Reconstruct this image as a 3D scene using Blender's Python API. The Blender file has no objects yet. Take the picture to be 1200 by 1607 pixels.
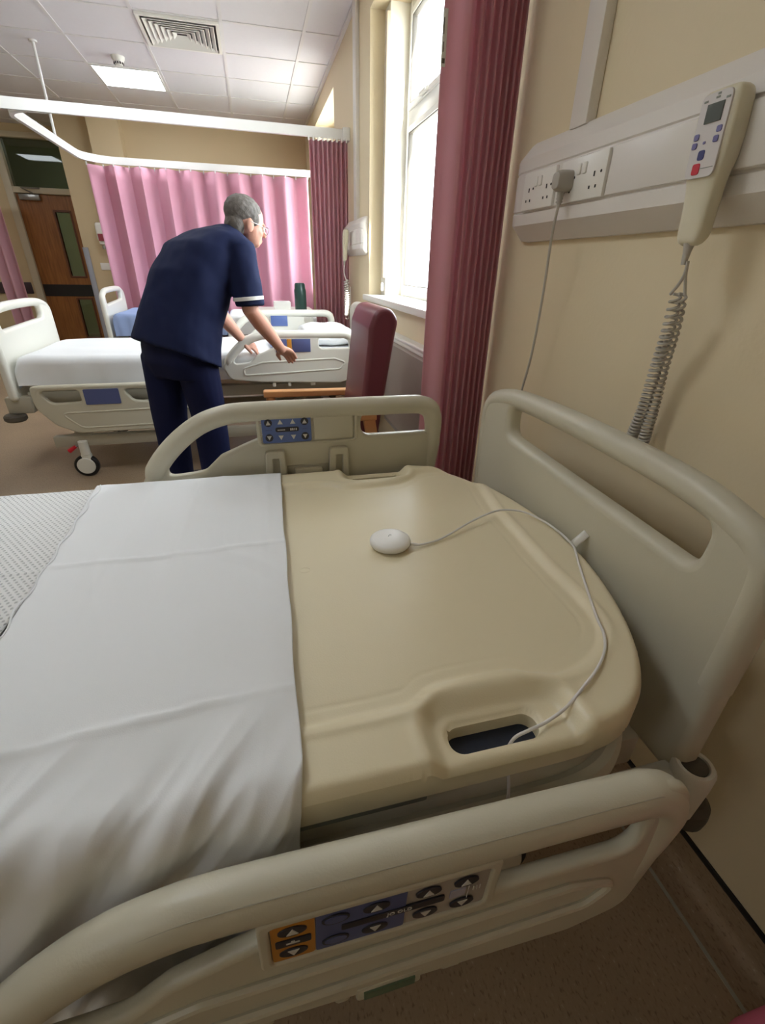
import bpy, bmesh, math, random
import numpy as np
from mathutils import Vector, Matrix, noise
random.seed(7)
scene = bpy.context.scene
COL = scene.collection
PI = math.pi

# ------------------------------------------------------------------ camera
cam_data = bpy.data.cameras.new('camera')
cam = bpy.data.objects.new('camera', cam_data)
COL.objects.link(cam)
YAW, PITCH, ROLL, FPX = 0.258403433, 0.489476801, 0.0221664744, 721.578
CAMZ = 1.25
def cam_matrix():
    cy, sy, cp, sp = math.cos(YAW), math.sin(YAW), math.cos(PITCH), math.sin(PITCH)
    cr, sr = math.cos(ROLL), math.sin(ROLL)
    fwd = Vector((sy*cp, cy*cp, -sp)); right = Vector((cy, -sy, 0)); up = right.cross(fwd)
    r2 = cr*right + sr*up; u2 = -sr*right + cr*up
    m = Matrix((r2, u2, -fwd)).transposed().to_4x4()
    m.translation = Vector((0, 0, CAMZ))
    return m
cam.matrix_world = cam_matrix()
cam_data.sensor_fit = 'VERTICAL'; cam_data.sensor_height = 36.0; cam_data.sensor_width = 36.0*1200/1607
cam_data.lens = 36.0*FPX/1607.0
cam_data.clip_start = 0.02
scene.camera = cam

# ------------------------------------------------------------------ world, sun, lamps, exposure
world = bpy.data.worlds.new('sky'); scene.world = world; world.use_nodes = True
bg = world.node_tree.nodes['Background']
bg.inputs[0].default_value = (0.86, 0.93, 1.0, 1); bg.inputs[1].default_value = 7.0
sun_d = bpy.data.lights.new('sun', 'SUN'); sun_d.energy = 9.0; sun_d.angle = 0.01; sun_d.color = (1, 0.95, 0.86)
sun = bpy.data.objects.new('sun', sun_d); COL.objects.link(sun)
sun.rotation_euler = Vector((-0.15, 0.75, -0.62)).to_track_quat('-Z', 'Y').to_euler()
sun.location = (4, 0, 6)
def portal(name, x, yc, zc, wy, hz):
    d = bpy.data.lights.new(name, 'AREA'); d.shape = 'RECTANGLE'; d.size = wy; d.size_y = hz
    d.cycles.is_portal = True
    o = bpy.data.objects.new(name, d); COL.objects.link(o); o.location = (x, yc, zc)
    o.rotation_euler = (0, PI/2, 0)
    d.size, d.size_y = hz, wy
    return o
portal('window_daylight', 1.16, 2.9, 1.85, 1.6, 1.6)
portal('window_daylight', 1.16, 5.92, 1.85, 1.3, 1.6)
LIGHT_E = 1.0
scene.view_settings.view_transform = 'Standard'; scene.view_settings.look = 'None'
scene.view_settings.gamma = 1.0; scene.view_settings.use_curve_mapping = False
scene.view_settings.exposure = 1.15

# ------------------------------------------------------------------ helpers
def lin(c):
    return tuple(((v/255)/12.92 if v/255 <= 0.04045 else ((v/255+0.055)/1.055)**2.4) for v in c) + (1.0,)
def mat(name, rgb, rough=0.5, bump=0.0, bscale=200.0, vary=0.0, vscale=6.0, spec=0.5, trans=0.0, emit=None, metal=0.0, coat=0.0):
    m = bpy.data.materials.new(name); m.use_nodes = True
    nt = m.node_tree; b = nt.nodes['Principled BSDF']; N = nt.nodes.new; L = nt.links.new
    b.inputs['Base Color'].default_value = lin(rgb); b.inputs['Roughness'].default_value = rough
    b.inputs['Specular IOR Level'].default_value = spec; b.inputs['Metallic'].default_value = metal
    b.inputs['Coat Weight'].default_value = coat
    tc = N('ShaderNodeTexCoord')
    if vary > 0:
        nz = N('ShaderNodeTexNoise'); nz.inputs['Scale'].default_value = vscale; nz.inputs['Detail'].default_value = 4
        L(tc.outputs['Object'], nz.inputs['Vector'])
        mx = N('ShaderNodeMixRGB'); c = lin(rgb)
        mx.inputs[1].default_value = tuple(v*(1-vary) for v in c[:3])+(1,)
        mx.inputs[2].default_value = tuple(min(1, v*(1+vary)) for v in c[:3])+(1,)
        L(nz.outputs['Fac'], mx.inputs[0]); L(mx.outputs[0], b.inputs['Base Color'])
    if bump > 0:
        n2 = N('ShaderNodeTexNoise'); n2.inputs['Scale'].default_value = bscale; n2.inputs['Detail'].default_value = 3
        L(tc.outputs['Object'], n2.inputs['Vector'])
        bp = N('ShaderNodeBump'); bp.inputs['Strength'].default_value = bump; bp.inputs['Distance'].default_value = 0.002
        L(n2.outputs['Fac'], bp.inputs['Height']); L(bp.outputs[0], b.inputs['Normal'])
    if trans > 0:
        tr = N('ShaderNodeBsdfTranslucent'); tr.inputs[0].default_value = lin(rgb)
        ms = N('ShaderNodeMixShader'); ms.inputs[0].default_value = trans
        out = nt.nodes['Material Output']
        L(b.outputs[0], ms.inputs[1]); L(tr.outputs[0], ms.inputs[2]); L(ms.outputs[0], out.inputs['Surface'])
    if emit:
        b.inputs['Emission Color'].default_value = lin(rgb); b.inputs['Emission Strength'].default_value = emit
    return m

def tag(o, label=None, cat=None, group=None, kind=None):
    if label: o['label'] = label
    if cat: o['category'] = cat
    if group: o['group'] = group
    if kind: o['kind'] = kind
    return o
def thing(name, loc, label, cat, group=None):
    o = bpy.data.objects.new(name, None); COL.objects.link(o); o.location = loc
    o.empty_display_size = 0.05
    return tag(o, label, cat, group)
def wloc(o):
    v = Vector(o.location)
    while o.parent is not None:
        o = o.parent; v = v + Vector(o.location)
    return v
def link(name, me, m, parent=None, angle=35, flat=False):
    """me in world coordinates; the object's origin sits at its bounding-box base."""
    co = np.empty(len(me.vertices)*3); me.vertices.foreach_get('co', co); co = co.reshape(-1, 3)
    mn, mx = co.min(0), co.max(0)
    org = Vector(((mn[0]+mx[0])/2, (mn[1]+mx[1])/2, mn[2]))
    me.transform(Matrix.Translation(-org))
    ms = m if isinstance(m, (list, tuple)) else [m]
    for q in ms: me.materials.append(q)
    if not flat:
        me.shade_smooth()
        me.set_sharp_from_angle(angle=math.radians(angle))
    me.name = name
    o = bpy.data.objects.new(name, me); COL.objects.link(o)
    if parent is not None:
        o.parent = parent; o.location = org - wloc(parent)
    else:
        o.location = org
    return o
def bm_link(name, bm, m, parent=None, angle=35, recalc=True, flat=False):
    if recalc: bmesh.ops.recalc_face_normals(bm, faces=bm.faces)
    me = bpy.data.meshes.new(name); bm.to_mesh(me); bm.free()
    return link(name, me, m, parent, angle, flat)
def struct(o):
    o['kind'] = 'structure'; return o

def box(bm, x0, x1, y0, y1, z0, z1, bev=0.0, mi=0, seg=2):
    r = bmesh.ops.create_cube(bm, size=1.0)
    vs = r['verts']
    for v in vs:
        v.co = Vector(((x0+x1)/2+v.co.x*(x1-x0), (y0+y1)/2+v.co.y*(y1-y0), (z0+z1)/2+v.co.z*(z1-z0)))
    fs = set(f for v in vs for f in v.link_faces)
    for f in fs: f.material_index = mi
    if bev > 0:
        es = list(set(e for v in vs for e in v.link_edges))
        bmesh.ops.bevel(bm, geom=es, offset=bev, segments=seg, profile=0.5, affect='EDGES', material=-1)
    return vs
def bx(name, m, parent, x0, x1, y0, y1, z0, z1, bev=0.0, seg=2):
    bm = bmesh.new(); box(bm, x0, x1, y0, y1, z0, z1, bev, 0, seg)
    return bm_link(name, bm, m, parent)
def tube(bm, pts, r, n=10, closed=False, mi=0, cap=True):
    pts = [Vector(p) for p in pts]; k = len(pts)
    rs = r if isinstance(r, (list, tuple)) else [r]*k
    T = []
    for i in range(k):
        if closed: t = pts[(i+1) % k]-pts[i-1]
        else: t = pts[min(i+1, k-1)]-pts[max(i-1, 0)]
        T.append(t.normalized() if t.length > 1e-9 else Vector((0, 0, 1)))
    ref = Vector((0, 0, 1)) if abs(T[0].z) < 0.9 else Vector((1, 0, 0))
    nrm = (ref - T[0]*ref.dot(T[0])).normalized()
    rings = []
    for i in range(k):
        if i > 0:
            nrm = nrm - T[i]*nrm.dot(T[i])
            nrm = nrm.normalized() if nrm.length > 1e-9 else T[i].orthogonal().normalized()
        b = T[i].cross(nrm)
        rings.append([bm.verts.new(pts[i]+(nrm*math.cos(2*PI*j/n)+b*math.sin(2*PI*j/n))*rs[i]) for j in range(n)])
    m = k if closed else k-1
    for i in range(m):
        a, c = rings[i], rings[(i+1) % k]
        off = 0
        if closed and i == k-1:
            off = min(range(n), key=lambda o: sum((a[j].co-c[(j+o) % n].co).length for j in range(n)))
        for j in range(n):
            f = bm.faces.new((a[j], a[(j+1) % n], c[(j+1+off) % n], c[(j+off) % n])); f.material_index = mi
    if cap and not closed:
        for rg in (rings[0], rings[-1]):
            f = bm.faces.new(rg); f.material_index = mi
    return rings
def lathe(bm, prof, origin, axis=(0, 0, 1), n=28, mi=0):
    """prof: list of (radius, height along axis)"""
    A = Vector(axis).normalized(); u = A.orthogonal().normalized(); w = A.cross(u); O = Vector(origin)
    rings = []
    for (r, h) in prof:
        if r < 1e-6: rings.append([bm.verts.new(O+A*h)])
        else: rings.append([bm.verts.new(O+A*h+(u*math.cos(2*PI*j/n)+w*math.sin(2*PI*j/n))*r) for j in range(n)])
    for a, b in zip(rings[:-1], rings[1:]):
        for j in range(n):
            if len(a) == 1 and len(b) == 1: continue
            if len(a) == 1: vs = (a[0], b[j], b[(j+1) % n])
            elif len(b) == 1: vs = (a[j], a[(j+1) % n], b[0])
            else: vs = (a[j], a[(j+1) % n], b[(j+1) % n], b[j])
            f = bm.faces.new(vs); f.material_index = mi
    for rg in (rings[0], rings[-1]):
        if len(rg) > 1:
            f = bm.faces.new(rg); f.material_index = mi
def loft(bm, rings, mi=0, cap=True):
    R = [[bm.verts.new(p) for p in rg] for rg in rings]; n = len(R[0])
    for a, b in zip(R[:-1], R[1:]):
        for j in range(n):
            f = bm.faces.new((a[j], a[(j+1) % n], b[(j+1) % n], b[j])); f.material_index = mi
    if cap:
        for rg in (R[0], R[-1]):
            f = bm.faces.new(rg); f.material_index = mi
    return R
def ering(c, a, b, n=20, p=2.0):
    c, a, b = Vector(c), Vector(a), Vector(b); out = []
    for j in range(n):
        t = 2*PI*j/n; cs, sn = math.cos(t), math.sin(t)
        out.append(c + a*math.copysign(abs(cs)**(2/p), cs) + b*math.copysign(abs(sn)**(2/p), sn))
    return out
def ellipsoid(bm, c, ax, n=20, m=12, mi=0):
    c = Vector(c); A, B, Cc = [Vector(v) for v in ax]
    rings = []
    top = bm.verts.new(c+Cc); bot = bm.verts.new(c-Cc)
    for i in range(1, m):
        th = PI*i/m
        rings.append([bm.verts.new(c+Cc*math.cos(th)+(A*math.cos(2*PI*j/n)+B*math.sin(2*PI*j/n))*math.sin(th)) for j in range(n)])
    for j in range(n):
        bm.faces.new((top, rings[0][j], rings[0][(j+1) % n])).material_index = mi
        bm.faces.new((bot, rings[-1][(j+1) % n], rings[-1][j])).material_index = mi
    for a, b in zip(rings[:-1], rings[1:]):
        for j in range(n): bm.faces.new((a[j], b[j], b[(j+1) % n], a[(j+1) % n])).material_index = mi
def remeshed(bm, voxel, smooth=6):
    bmesh.ops.recalc_face_normals(bm, faces=bm.faces)
    me = bpy.data.meshes.new('tmp'); bm.to_mesh(me); bm.free()
    o = bpy.data.objects.new('tmp', me); COL.objects.link(o)
    r = o.modifiers.new('r', 'REMESH'); r.mode = 'VOXEL'; r.voxel_size = voxel
    s = o.modifiers.new('s', 'SMOOTH'); s.factor = 0.5; s.iterations = smooth
    dg = bpy.context.evaluated_depsgraph_get()
    res = bpy.data.meshes.new_from_object(o.evaluated_get(dg))
    bpy.data.objects.remove(o); bpy.data.meshes.remove(me)
    res.materials.clear()
    return res
def catmull(pts, k=8, closed=False):
    P = [Vector(p) for p in pts]; n = len(P); out = []
    for i in range(n if closed else n-1):
        if closed: p0, p1, p2, p3 = P[i-1], P[i], P[(i+1) % n], P[(i+2) % n]
        else: p0, p1, p2, p3 = P[max(i-1, 0)], P[i], P[i+1], P[min(i+2, n-1)]
        for j in range(k):
            t = j/k
            out.append(0.5*((2*p1)+(p2-p0)*t+(2*p0-5*p1+4*p2-p3)*t*t+(3*p1-p0-3*p2+p3)*t**3))
    if not closed: out.append(P[-1])
    return out
def roundpoly(pts, k=6):
    """pts (x, y, r): closed polygon with every corner rounded by r"""
    out = []; n = len(pts)
    for i in range(n):
        p = Vector(pts[i][:2]); a = Vector(pts[i-1][:2]); b = Vector(pts[(i+1) % n][:2]); r = pts[i][2]
        if r <= 0: out.append(p); continue
        da, db = (a-p), (b-p); la, lb = da.length, db.length; da.normalize(); db.normalize()
        ang = max(0.01, da.angle(db)); t = min(r/math.tan(ang/2), la*0.49, lb*0.49)
        p1, p2 = p+da*t, p+db*t
        for j in range(k+1):
            s = j/k; out.append((1-s)**2*p1+2*s*(1-s)*p+s*s*p2)
    return out
def plate(outline, holes, thick, bev, M, res=4):
    """solid plate: 2-D outline with holes, thickness along local z (centred), rounded edges; M maps to the world"""
    cu = bpy.data.curves.new('tmp', 'CURVE'); cu.dimensions = '2D'; cu.fill_mode = 'BOTH'
    cu.extrude = max(thick/2-bev, 0.0); cu.bevel_depth = bev; cu.bevel_resolution = res; cu.offset = -bev
    for lp in [outline]+list(holes):
        sp = cu.splines.new('POLY'); sp.points.add(len(lp)-1)
        for p, q in zip(sp.points, lp): p.co = (q[0], q[1], 0, 1)
        sp.use_cyclic_u = True
    o = bpy.data.objects.new('tmp', cu); COL.objects.link(o)
    dg = bpy.context.evaluated_depsgraph_get()
    me = bpy.data.meshes.new_from_object(o.evaluated_get(dg))
    bpy.data.objects.remove(o); bpy.data.curves.remove(cu)
    me.materials.clear()
    me.transform(M)
    return me
def into(bm, me, mi=0):
    n0 = len(bm.faces)
    bm.from_mesh(me); bm.faces.ensure_lookup_table()
    for f in bm.faces[n0:]: f.material_index = mi
    bpy.data.meshes.remove(me)
def XZ(y, flip=1):   # local (x,y)->(X,Z), thickness along Y
    return Matrix(((1, 0, 0, 0), (0, 0, 1, y), (0, 1, 0, 0), (0, 0, 0, 1)))
def YZ(x):           # local (x,y)->(Y,Z), thickness along X
    return Matrix(((0, 0, 1, x), (1, 0, 0, 0), (0, 1, 0, 0), (0, 0, 0, 1)))
def XY(z):
    return Matrix.Translation((0, 0, z))
def rrect(x0, x1, y0, y1, r, k=5):
    return roundpoly([(x0, y0, r), (x1, y0, r), (x1, y1, r), (x0, y1, r)], k)
def text(s, size, M, depth=0.0004):
    cu = bpy.data.curves.new('t', 'FONT'); cu.body = s; cu.size = size; cu.extrude = depth; cu.align_x = 'CENTER'; cu.align_y = 'CENTER'
    cu.resolution_u = 2
    o = bpy.data.objects.new('t', cu); COL.objects.link(o)
    me = bpy.data.meshes.new_from_object(o.evaluated_get(bpy.context.evaluated_depsgraph_get()))
    bpy.data.objects.remove(o); bpy.data.curves.remove(cu); me.materials.clear(); me.transform(M)
    return me

# ------------------------------------------------------------------ materials
M_WALL = mat('cream_paint', (230, 214, 180), 0.62, 0.25, 90, 0.03, 1.5)
M_WALL2 = mat('tan_paint', (206, 186, 148), 0.62, 0.25, 90, 0.03, 1.5)
M_WHITE = mat('white_paint', (236, 234, 226), 0.4, 0.1, 60)
M_UPVC = mat('white_upvc', (240, 240, 236), 0.25)
M_TRUNK = mat('white_trunking_plastic', (232, 226, 218), 0.35, 0.15, 300)
M_SOCK = mat('socket_plastic', (238, 234, 226), 0.3)
M_DARK = mat('dark_slot', (38, 34, 32), 0.6)
M_BED = mat('bed_plastic', (203, 197, 176), 0.36, 0.12, 420, 0.02, 3)
M_DECK = mat('deck_plastic', (233, 220, 186), 0.34, 0.10, 420, 0.025, 5)
M_BEDW = mat('pale_bed_plastic', (228, 226, 214), 0.35)
M_FRAME = mat('grey_beige_enamel', (176, 170, 152), 0.4, 0, 1)
M_NAVY = mat('navy_mattress_cover', (24, 34, 52), 0.45, 0.3, 60)
M_GREY = mat('grey_rubber', (88, 82, 72), 0.6)
M_GREYP = mat('grey_plate', (130, 134, 122), 0.45)
M_SHEET = mat('white_cotton', (236, 237, 237), 0.85, 0.12, 700, 0, 1, 0.2)
M_BLUEP = mat('blue_panel', (92, 112, 168), 0.38)
M_BLUED = mat('slate_blue_panel', (84, 94, 140), 0.38)
M_AMB = mat('amber_panel', (196, 134, 44), 0.38)
M_GRYP = mat('warm_grey_panel', (172, 164, 152), 0.38)
M_BTN = mat('dark_button', (44, 42, 50), 0.4)
M_ARROW = mat('pale_arrow', (214, 212, 204), 0.5)
M_BLK = mat('black_plastic', (22, 20, 20), 0.45)
M_CORD = mat('white_cable', (226, 222, 216), 0.4)
M_GCORD = mat('grey_cable', (190, 184, 174), 0.45)
M_PLUG = mat('grey_plug', (176, 170, 160), 0.4)
M_HAND = mat('handset_cream', (222, 214, 188), 0.35, 0.12, 400)
M_HFACE = mat('handset_face', (214, 208, 204), 0.4)
M_LCD = mat('lcd', (86, 92, 86), 0.2)
M_RED = mat('red_button', (206, 34, 52), 0.35)
M_NBLUE = mat('navy_button', (46, 50, 110), 0.35)
M_PBLUE = mat('violet_button', (112, 108, 158), 0.4)
M_PUCK = mat('white_puck', (246, 244, 238), 0.32)
M_VINYL = mat('burgundy_vinyl', (112, 54, 62), 0.38, 0.25, 150, 0.06, 8)
M_PINKV = mat('pink_upholstery', (196, 98, 122), 0.7, 0.3, 300)
M_WOOD = mat('beech_wood', (206, 150, 96), 0.4, 0.1, 60, 0.12, 14)
M_TUNIC = mat('navy_tunic', (26, 34, 66), 0.8, 0.3, 500, 0.05, 4, 0.2)
M_TROU = mat('navy_trousers', (18, 24, 58), 0.8, 0.3, 500, 0.05, 4, 0.2)
M_SKIN = mat('skin', (214, 160, 138), 0.5, 0.1, 200, 0.05, 20)
M_HAIR = mat('grey_hair', (104, 98, 92), 0.7, 0.9, 130, 0.25, 60)
M_SHOE = mat('black_shoe', (18, 18, 20), 0.4)
M_STEEL = mat('steel', (150, 148, 144), 0.3, metal=0.8)
M_BOTTLE = mat('dark_green_bottle', (44, 72, 66), 0.3)
M_PALEBLUE = mat('pale_blue_blanket', (150, 170, 212), 0.85, 0.4, 300)
M_CEILT = mat('grid_white', (224, 222, 220), 0.5)
M_PANEL = mat('light_diffuser', (243, 249, 255), 0.5, emit=7.0)
M_CORRL = mat('corridor_tube', (235, 255, 240), 0.5, emit=14.0)

def mat_curtain(name, rgb, tr):
    m = mat(name, rgb, 0.85, 0.3, 600, 0.04, 3, 0.15, trans=tr); return m
M_CURT = mat_curtain('pink_curtain', (232, 176, 194), 0.28)
M_CURT2 = mat_curtain('rose_curtain', (226, 184, 192), 0.42)

def mat_floor():
    m = mat('speckled_vinyl', (170, 146, 118), 0.42); nt = m.node_tree; N = nt.nodes.new; L = nt.links.new
    b = nt.nodes['Principled BSDF']; tc = N('ShaderNodeTexCoord')
    v = N('ShaderNodeTexNoise'); v.inputs['Scale'].default_value = 190; v.inputs['Detail'].default_value = 2
    mp = N('ShaderNodeMapping'); mp.inputs['Scale'].default_value = (1.0, 0.45, 1)
    L(tc.outputs['Object'], mp.inputs[0]); L(mp.outputs[0], v.inputs['Vector'])
    cr = N('ShaderNodeValToRGB'); e = cr.color_ramp.elements
    e[0].position = 0.30; e[0].color = lin((138, 114, 90)); e[1].position = 0.42; e[1].color = lin((172, 148, 120))
    q = e.new(0.66); q.color = lin((176, 152, 124)); q = e.new(0.76); q.color = lin((198, 178, 152))
    L(v.outputs['Fac'], cr.inputs[0])
    n2 = N('ShaderNodeTexNoise'); n2.inputs['Scale'].default_value = 2.5; L(tc.outputs['Object'], n2.inputs['Vector'])
    mx = N('ShaderNodeMixRGB'); mx.blend_type = 'MULTIPLY'; mx.inputs[0].default_value = 0.35
    L(cr.outputs[0], mx.inputs[1]); L(n2.outputs['Fac'], mx.inputs[2]); L(mx.outputs[0], b.inputs['Base Color'])
    return m
M_FLOOR = mat_floor()
def mat_door():
    m = mat('oak_veneer', (150, 96, 44), 0.4); nt = m.node_tree; N = nt.nodes.new; L = nt.links.new
    b = nt.nodes['Principled BSDF']; tc = N('ShaderNodeTexCoord'); mp = N('ShaderNodeMapping'); mp.inputs['Scale'].default_value = (14, 14, 1.2)
    n = N('ShaderNodeTexNoise'); n.inputs['Scale'].default_value = 3; n.inputs['Detail'].default_value = 6
    L(tc.outputs['Object'], mp.inputs[0]); L(mp.outputs[0], n.inputs['Vector'])
    cr = N('ShaderNodeValToRGB'); e = cr.color_ramp.elements
    e[0].position = 0.3; e[0].color = lin((128, 80, 36)); e[1].position = 0.7; e[1].color = lin((164, 106, 52))
    L(n.outputs['Fac'], cr.inputs[0]); L(cr.outputs[0], b.inputs['Base Color'])
    return m
M_DOOR = mat_door()
def mat_glass(name, tint, mixv):
    m = bpy.data.materials.new(name); m.use_nodes = True; nt = m.node_tree; N = nt.nodes.new; L = nt.links.new
    nt.nodes.remove(nt.nodes['Principled BSDF'])
    t = N('ShaderNodeBsdfTransparent'); t.inputs[0].default_value = tint
    g = N('ShaderNodeBsdfGlossy'); g.inputs['Roughness'].default_value = 0.02
    ms = N('ShaderNodeMixShader'); ms.inputs[0].default_value = mixv; L(t.outputs[0], ms.inputs[1]); L(g.outputs[0], ms.inputs[2])
    L(ms.outputs[0], nt.nodes['Material Output'].inputs['Surface'])
    return m
M_GLASS = mat_glass('window_glass', (0.97, 0.98, 0.98, 1), 0.05)
M_DGLASS = mat_glass('wired_door_glass', (0.62, 0.70, 0.62, 1), 0.08)
def mat_waffle():
    m = mat('cellular_blanket', (230, 230, 226), 0.9, spec=0.2); nt = m.node_tree; N = nt.nodes.new; L = nt.links.new
    b = nt.nodes['Principled BSDF']; tc = N('ShaderNodeTexCoord')
    sx = N('ShaderNodeSeparateXYZ'); L(tc.outputs['Object'], sx.inputs[0])
    def wv(sock, k, ph=0.0):
        a = N('ShaderNodeMath'); a.operation = 'MULTIPLY_ADD'; a.inputs[1].default_value = k; a.inputs[2].default_value = ph; L(sock, a.inputs[0])
        s = N('ShaderNodeMath'); s.operation = 'SINE'; L(a.outputs[0], s.inputs[0]); return s.outputs[0]
    fx = wv(sx.outputs[0], 2*PI/0.012); fy = wv(sx.outputs[1], 2*PI/0.016)
    mu = N('ShaderNodeMath'); mu.operation = 'MULTIPLY'; L(fx, mu.inputs[0]); L(fy, mu.inputs[1])
    gt = N('ShaderNodeMapRange'); gt.inputs[1].default_value = 0.25; gt.inputs[2].default_value = 0.7; L(mu.outputs[0], gt.inputs[0])
    mx = N('ShaderNodeMixRGB'); mx.inputs[1].default_value = lin((232, 232, 229)); mx.inputs[2].default_value = lin((196, 196, 194))
    L(gt.outputs[0], mx.inputs[0]); L(mx.outputs[0], b.inputs['Base Color'])
    iv = N('ShaderNodeMath'); iv.operation = 'SUBTRACT'; iv.inputs[0].default_value = 1.0; L(gt.outputs[0], iv.inputs[1])
    bp = N('ShaderNodeBump'); bp.inputs['Strength'].default_value = 0.6; bp.inputs['Distance'].default_value = 0.003
    L(iv.outputs[0], bp.inputs['Height']); L(bp.outputs[0], b.inputs['Normal'])
    return m
M_WAFFLE = mat_waffle()
def mat_tile():
    m = mat('mineral_tile', (226, 224, 226), 0.8, 0.5, 260, 0.02, 30); return m
M_TILE = mat_tile()

# ================================================================== THE ROOM
XW = 0.856; HC = 2.805; YF = 7.6
# floor
bm = bmesh.new(); box(bm, -5.2, 1.12, -2.2, 11.0, -0.1, 0.0); struct(bm_link('floor', bm, M_FLOOR))
# right wall with two window openings
W1 = (2.1, 3.79); W2 = (5.24, 6.55); WS, WH = 1.06, 2.63
bm = bmesh.new()
for (a, b) in ((-2.2, W1[0]), (W1[1], W2[0]), (W2[1], YF+0.2)):
    box(bm, XW, 1.12, a, b, 0, HC)
for w in (W1, W2):
    box(bm, XW, 1.12, w[0], w[1], 0, WS); box(bm, XW, 1.12, w[0], w[1], WH, HC)
struct(bm_link('wall_right', bm, M_WALL))
# far wall, pilaster and recessed door wall
bm = bmesh.new(); box(bm, -1.40, XW, YF, YF+0.15, 0, HC); box(bm, -1.667, -1.335, 7.40, YF+0.15, 0, HC)
box(bm, -2.085, -1.60, 7.66, 8.75, 0, HC)
struct(bm_link('wall_far', bm, M_WALL2))
DY = 8.6; DX0, DX1 = -3.03, -2.13
bm = bmesh.new(); box(bm, -5.2, DX0-0.09, DY, DY+0.15, 0, HC); box(bm, DX0-0.09, -2.05, DY, DY+0.15, 2.72, HC)
struct(bm_link('wall_door_side', bm, M_WALL2))
bm = bmesh.new(); box(bm, -5.3, -5.2, -2.2, DY+0.15, 0, HC); struct(bm_link('wall_left', bm, M_WALL))
bm = bmesh.new(); box(bm, -5.2, 1.12, -2.3, -2.2, 0, HC); struct(bm_link('wall_near', bm, M_WALL))
# corridor beyond the door
bm = bmesh.new(); box(bm, -4.6, -1.2, 10.6, 10.7, 0, 2.95); struct(bm_link('wall_corridor', bm, mat('corridor_green', (150, 160, 136), 0.6)))
bm = bmesh.new(); box(bm, -4.75, -1.05, 8.70, 10.75, 2.87, 3.0); struct(bm_link('ceiling_corridor', bm, M_TILE))
bm = bmesh.new(); box(bm, -4.7, -4.6, 8.76, 10.7, 0, 2.9); box(bm, -1.2, -1.1, 8.76, 10.7, 0, 2.9); struct(bm_link('wall_corridor_side', bm, M_WALL2))
struct(bx('trim_6', mat('corridor_light', (255, 250, 235), 0.5, emit=5.0), None, -2.75, -2.35, 9.55, 9.85, 2.86, 2.875))
# ceiling: tiles in a T-grid
GX, GY = -0.035, 4.775
bm = bmesh.new(); box(bm, -5.2, XW+0.26, -2.2, YF+1.2, HC, HC+0.08); struct(bm_link('ceiling', bm, M_TILE))
bm = bmesh.new()
k = -9
while GX+0.6*k < XW:
    x = GX+0.6*k
    if x > -5.2: box(bm, x-0.0125, x+0.0125, -2.2, 8.6, HC-0.005, HC+0.01)
    k += 1
k = -12
while GY+0.6*k < 8.6:
    y = GY+0.6*k
    if y > -2.2: box(bm, -5.2, XW, y-0.0125, y+0.0125, HC-0.0045, HC+0.01)
    k += 1
box(bm, XW-0.025, XW, -2.2, YF, HC-0.022, HC)
struct(bm_link('trim_1', bm, M_CEILT, flat=True))
# skirting with cove and black cap
bm = bmesh.new(); box(bm, XW-0.006, XW, -2.2, YF, 0.085, 0.100, 0.002)
struct(bm_link('baseboard_right', bm, M_BLK))
bm = bmesh.new()
prof = [(XW, 0.088), (XW-0.004, 0.088), (XW-0.005, 0.04)]+[(XW-0.035+0.03*math.cos(a), 0.035-0.031*math.sin(a)) for a in [i*PI/16 for i in range(9)]]+[(XW-0.06, 0.003), (XW, 0.001)]
loft(bm, [[Vector((x, y, z)) for x, z in prof] for y in (-2.2, YF)])
struct(bm_link('trim_2', bm, M_FLOOR))
bm = bmesh.new(); box(bm, XW-0.081, XW-0.073, -2.2, 2.0, 0, 0.0015); struct(bm_link('trim_3', bm, mat('weld_line', (170, 166, 150), 0.5)))
# wall crash rails beyond
bm = bmesh.new(); box(bm, -5.2, DX0-0.12, DY-0.03, DY, 0.80, 0.95, 0.008); struct(bm_link('trim_4', bm, mat('plum_rail', (60, 44, 50), 0.5)))

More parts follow.
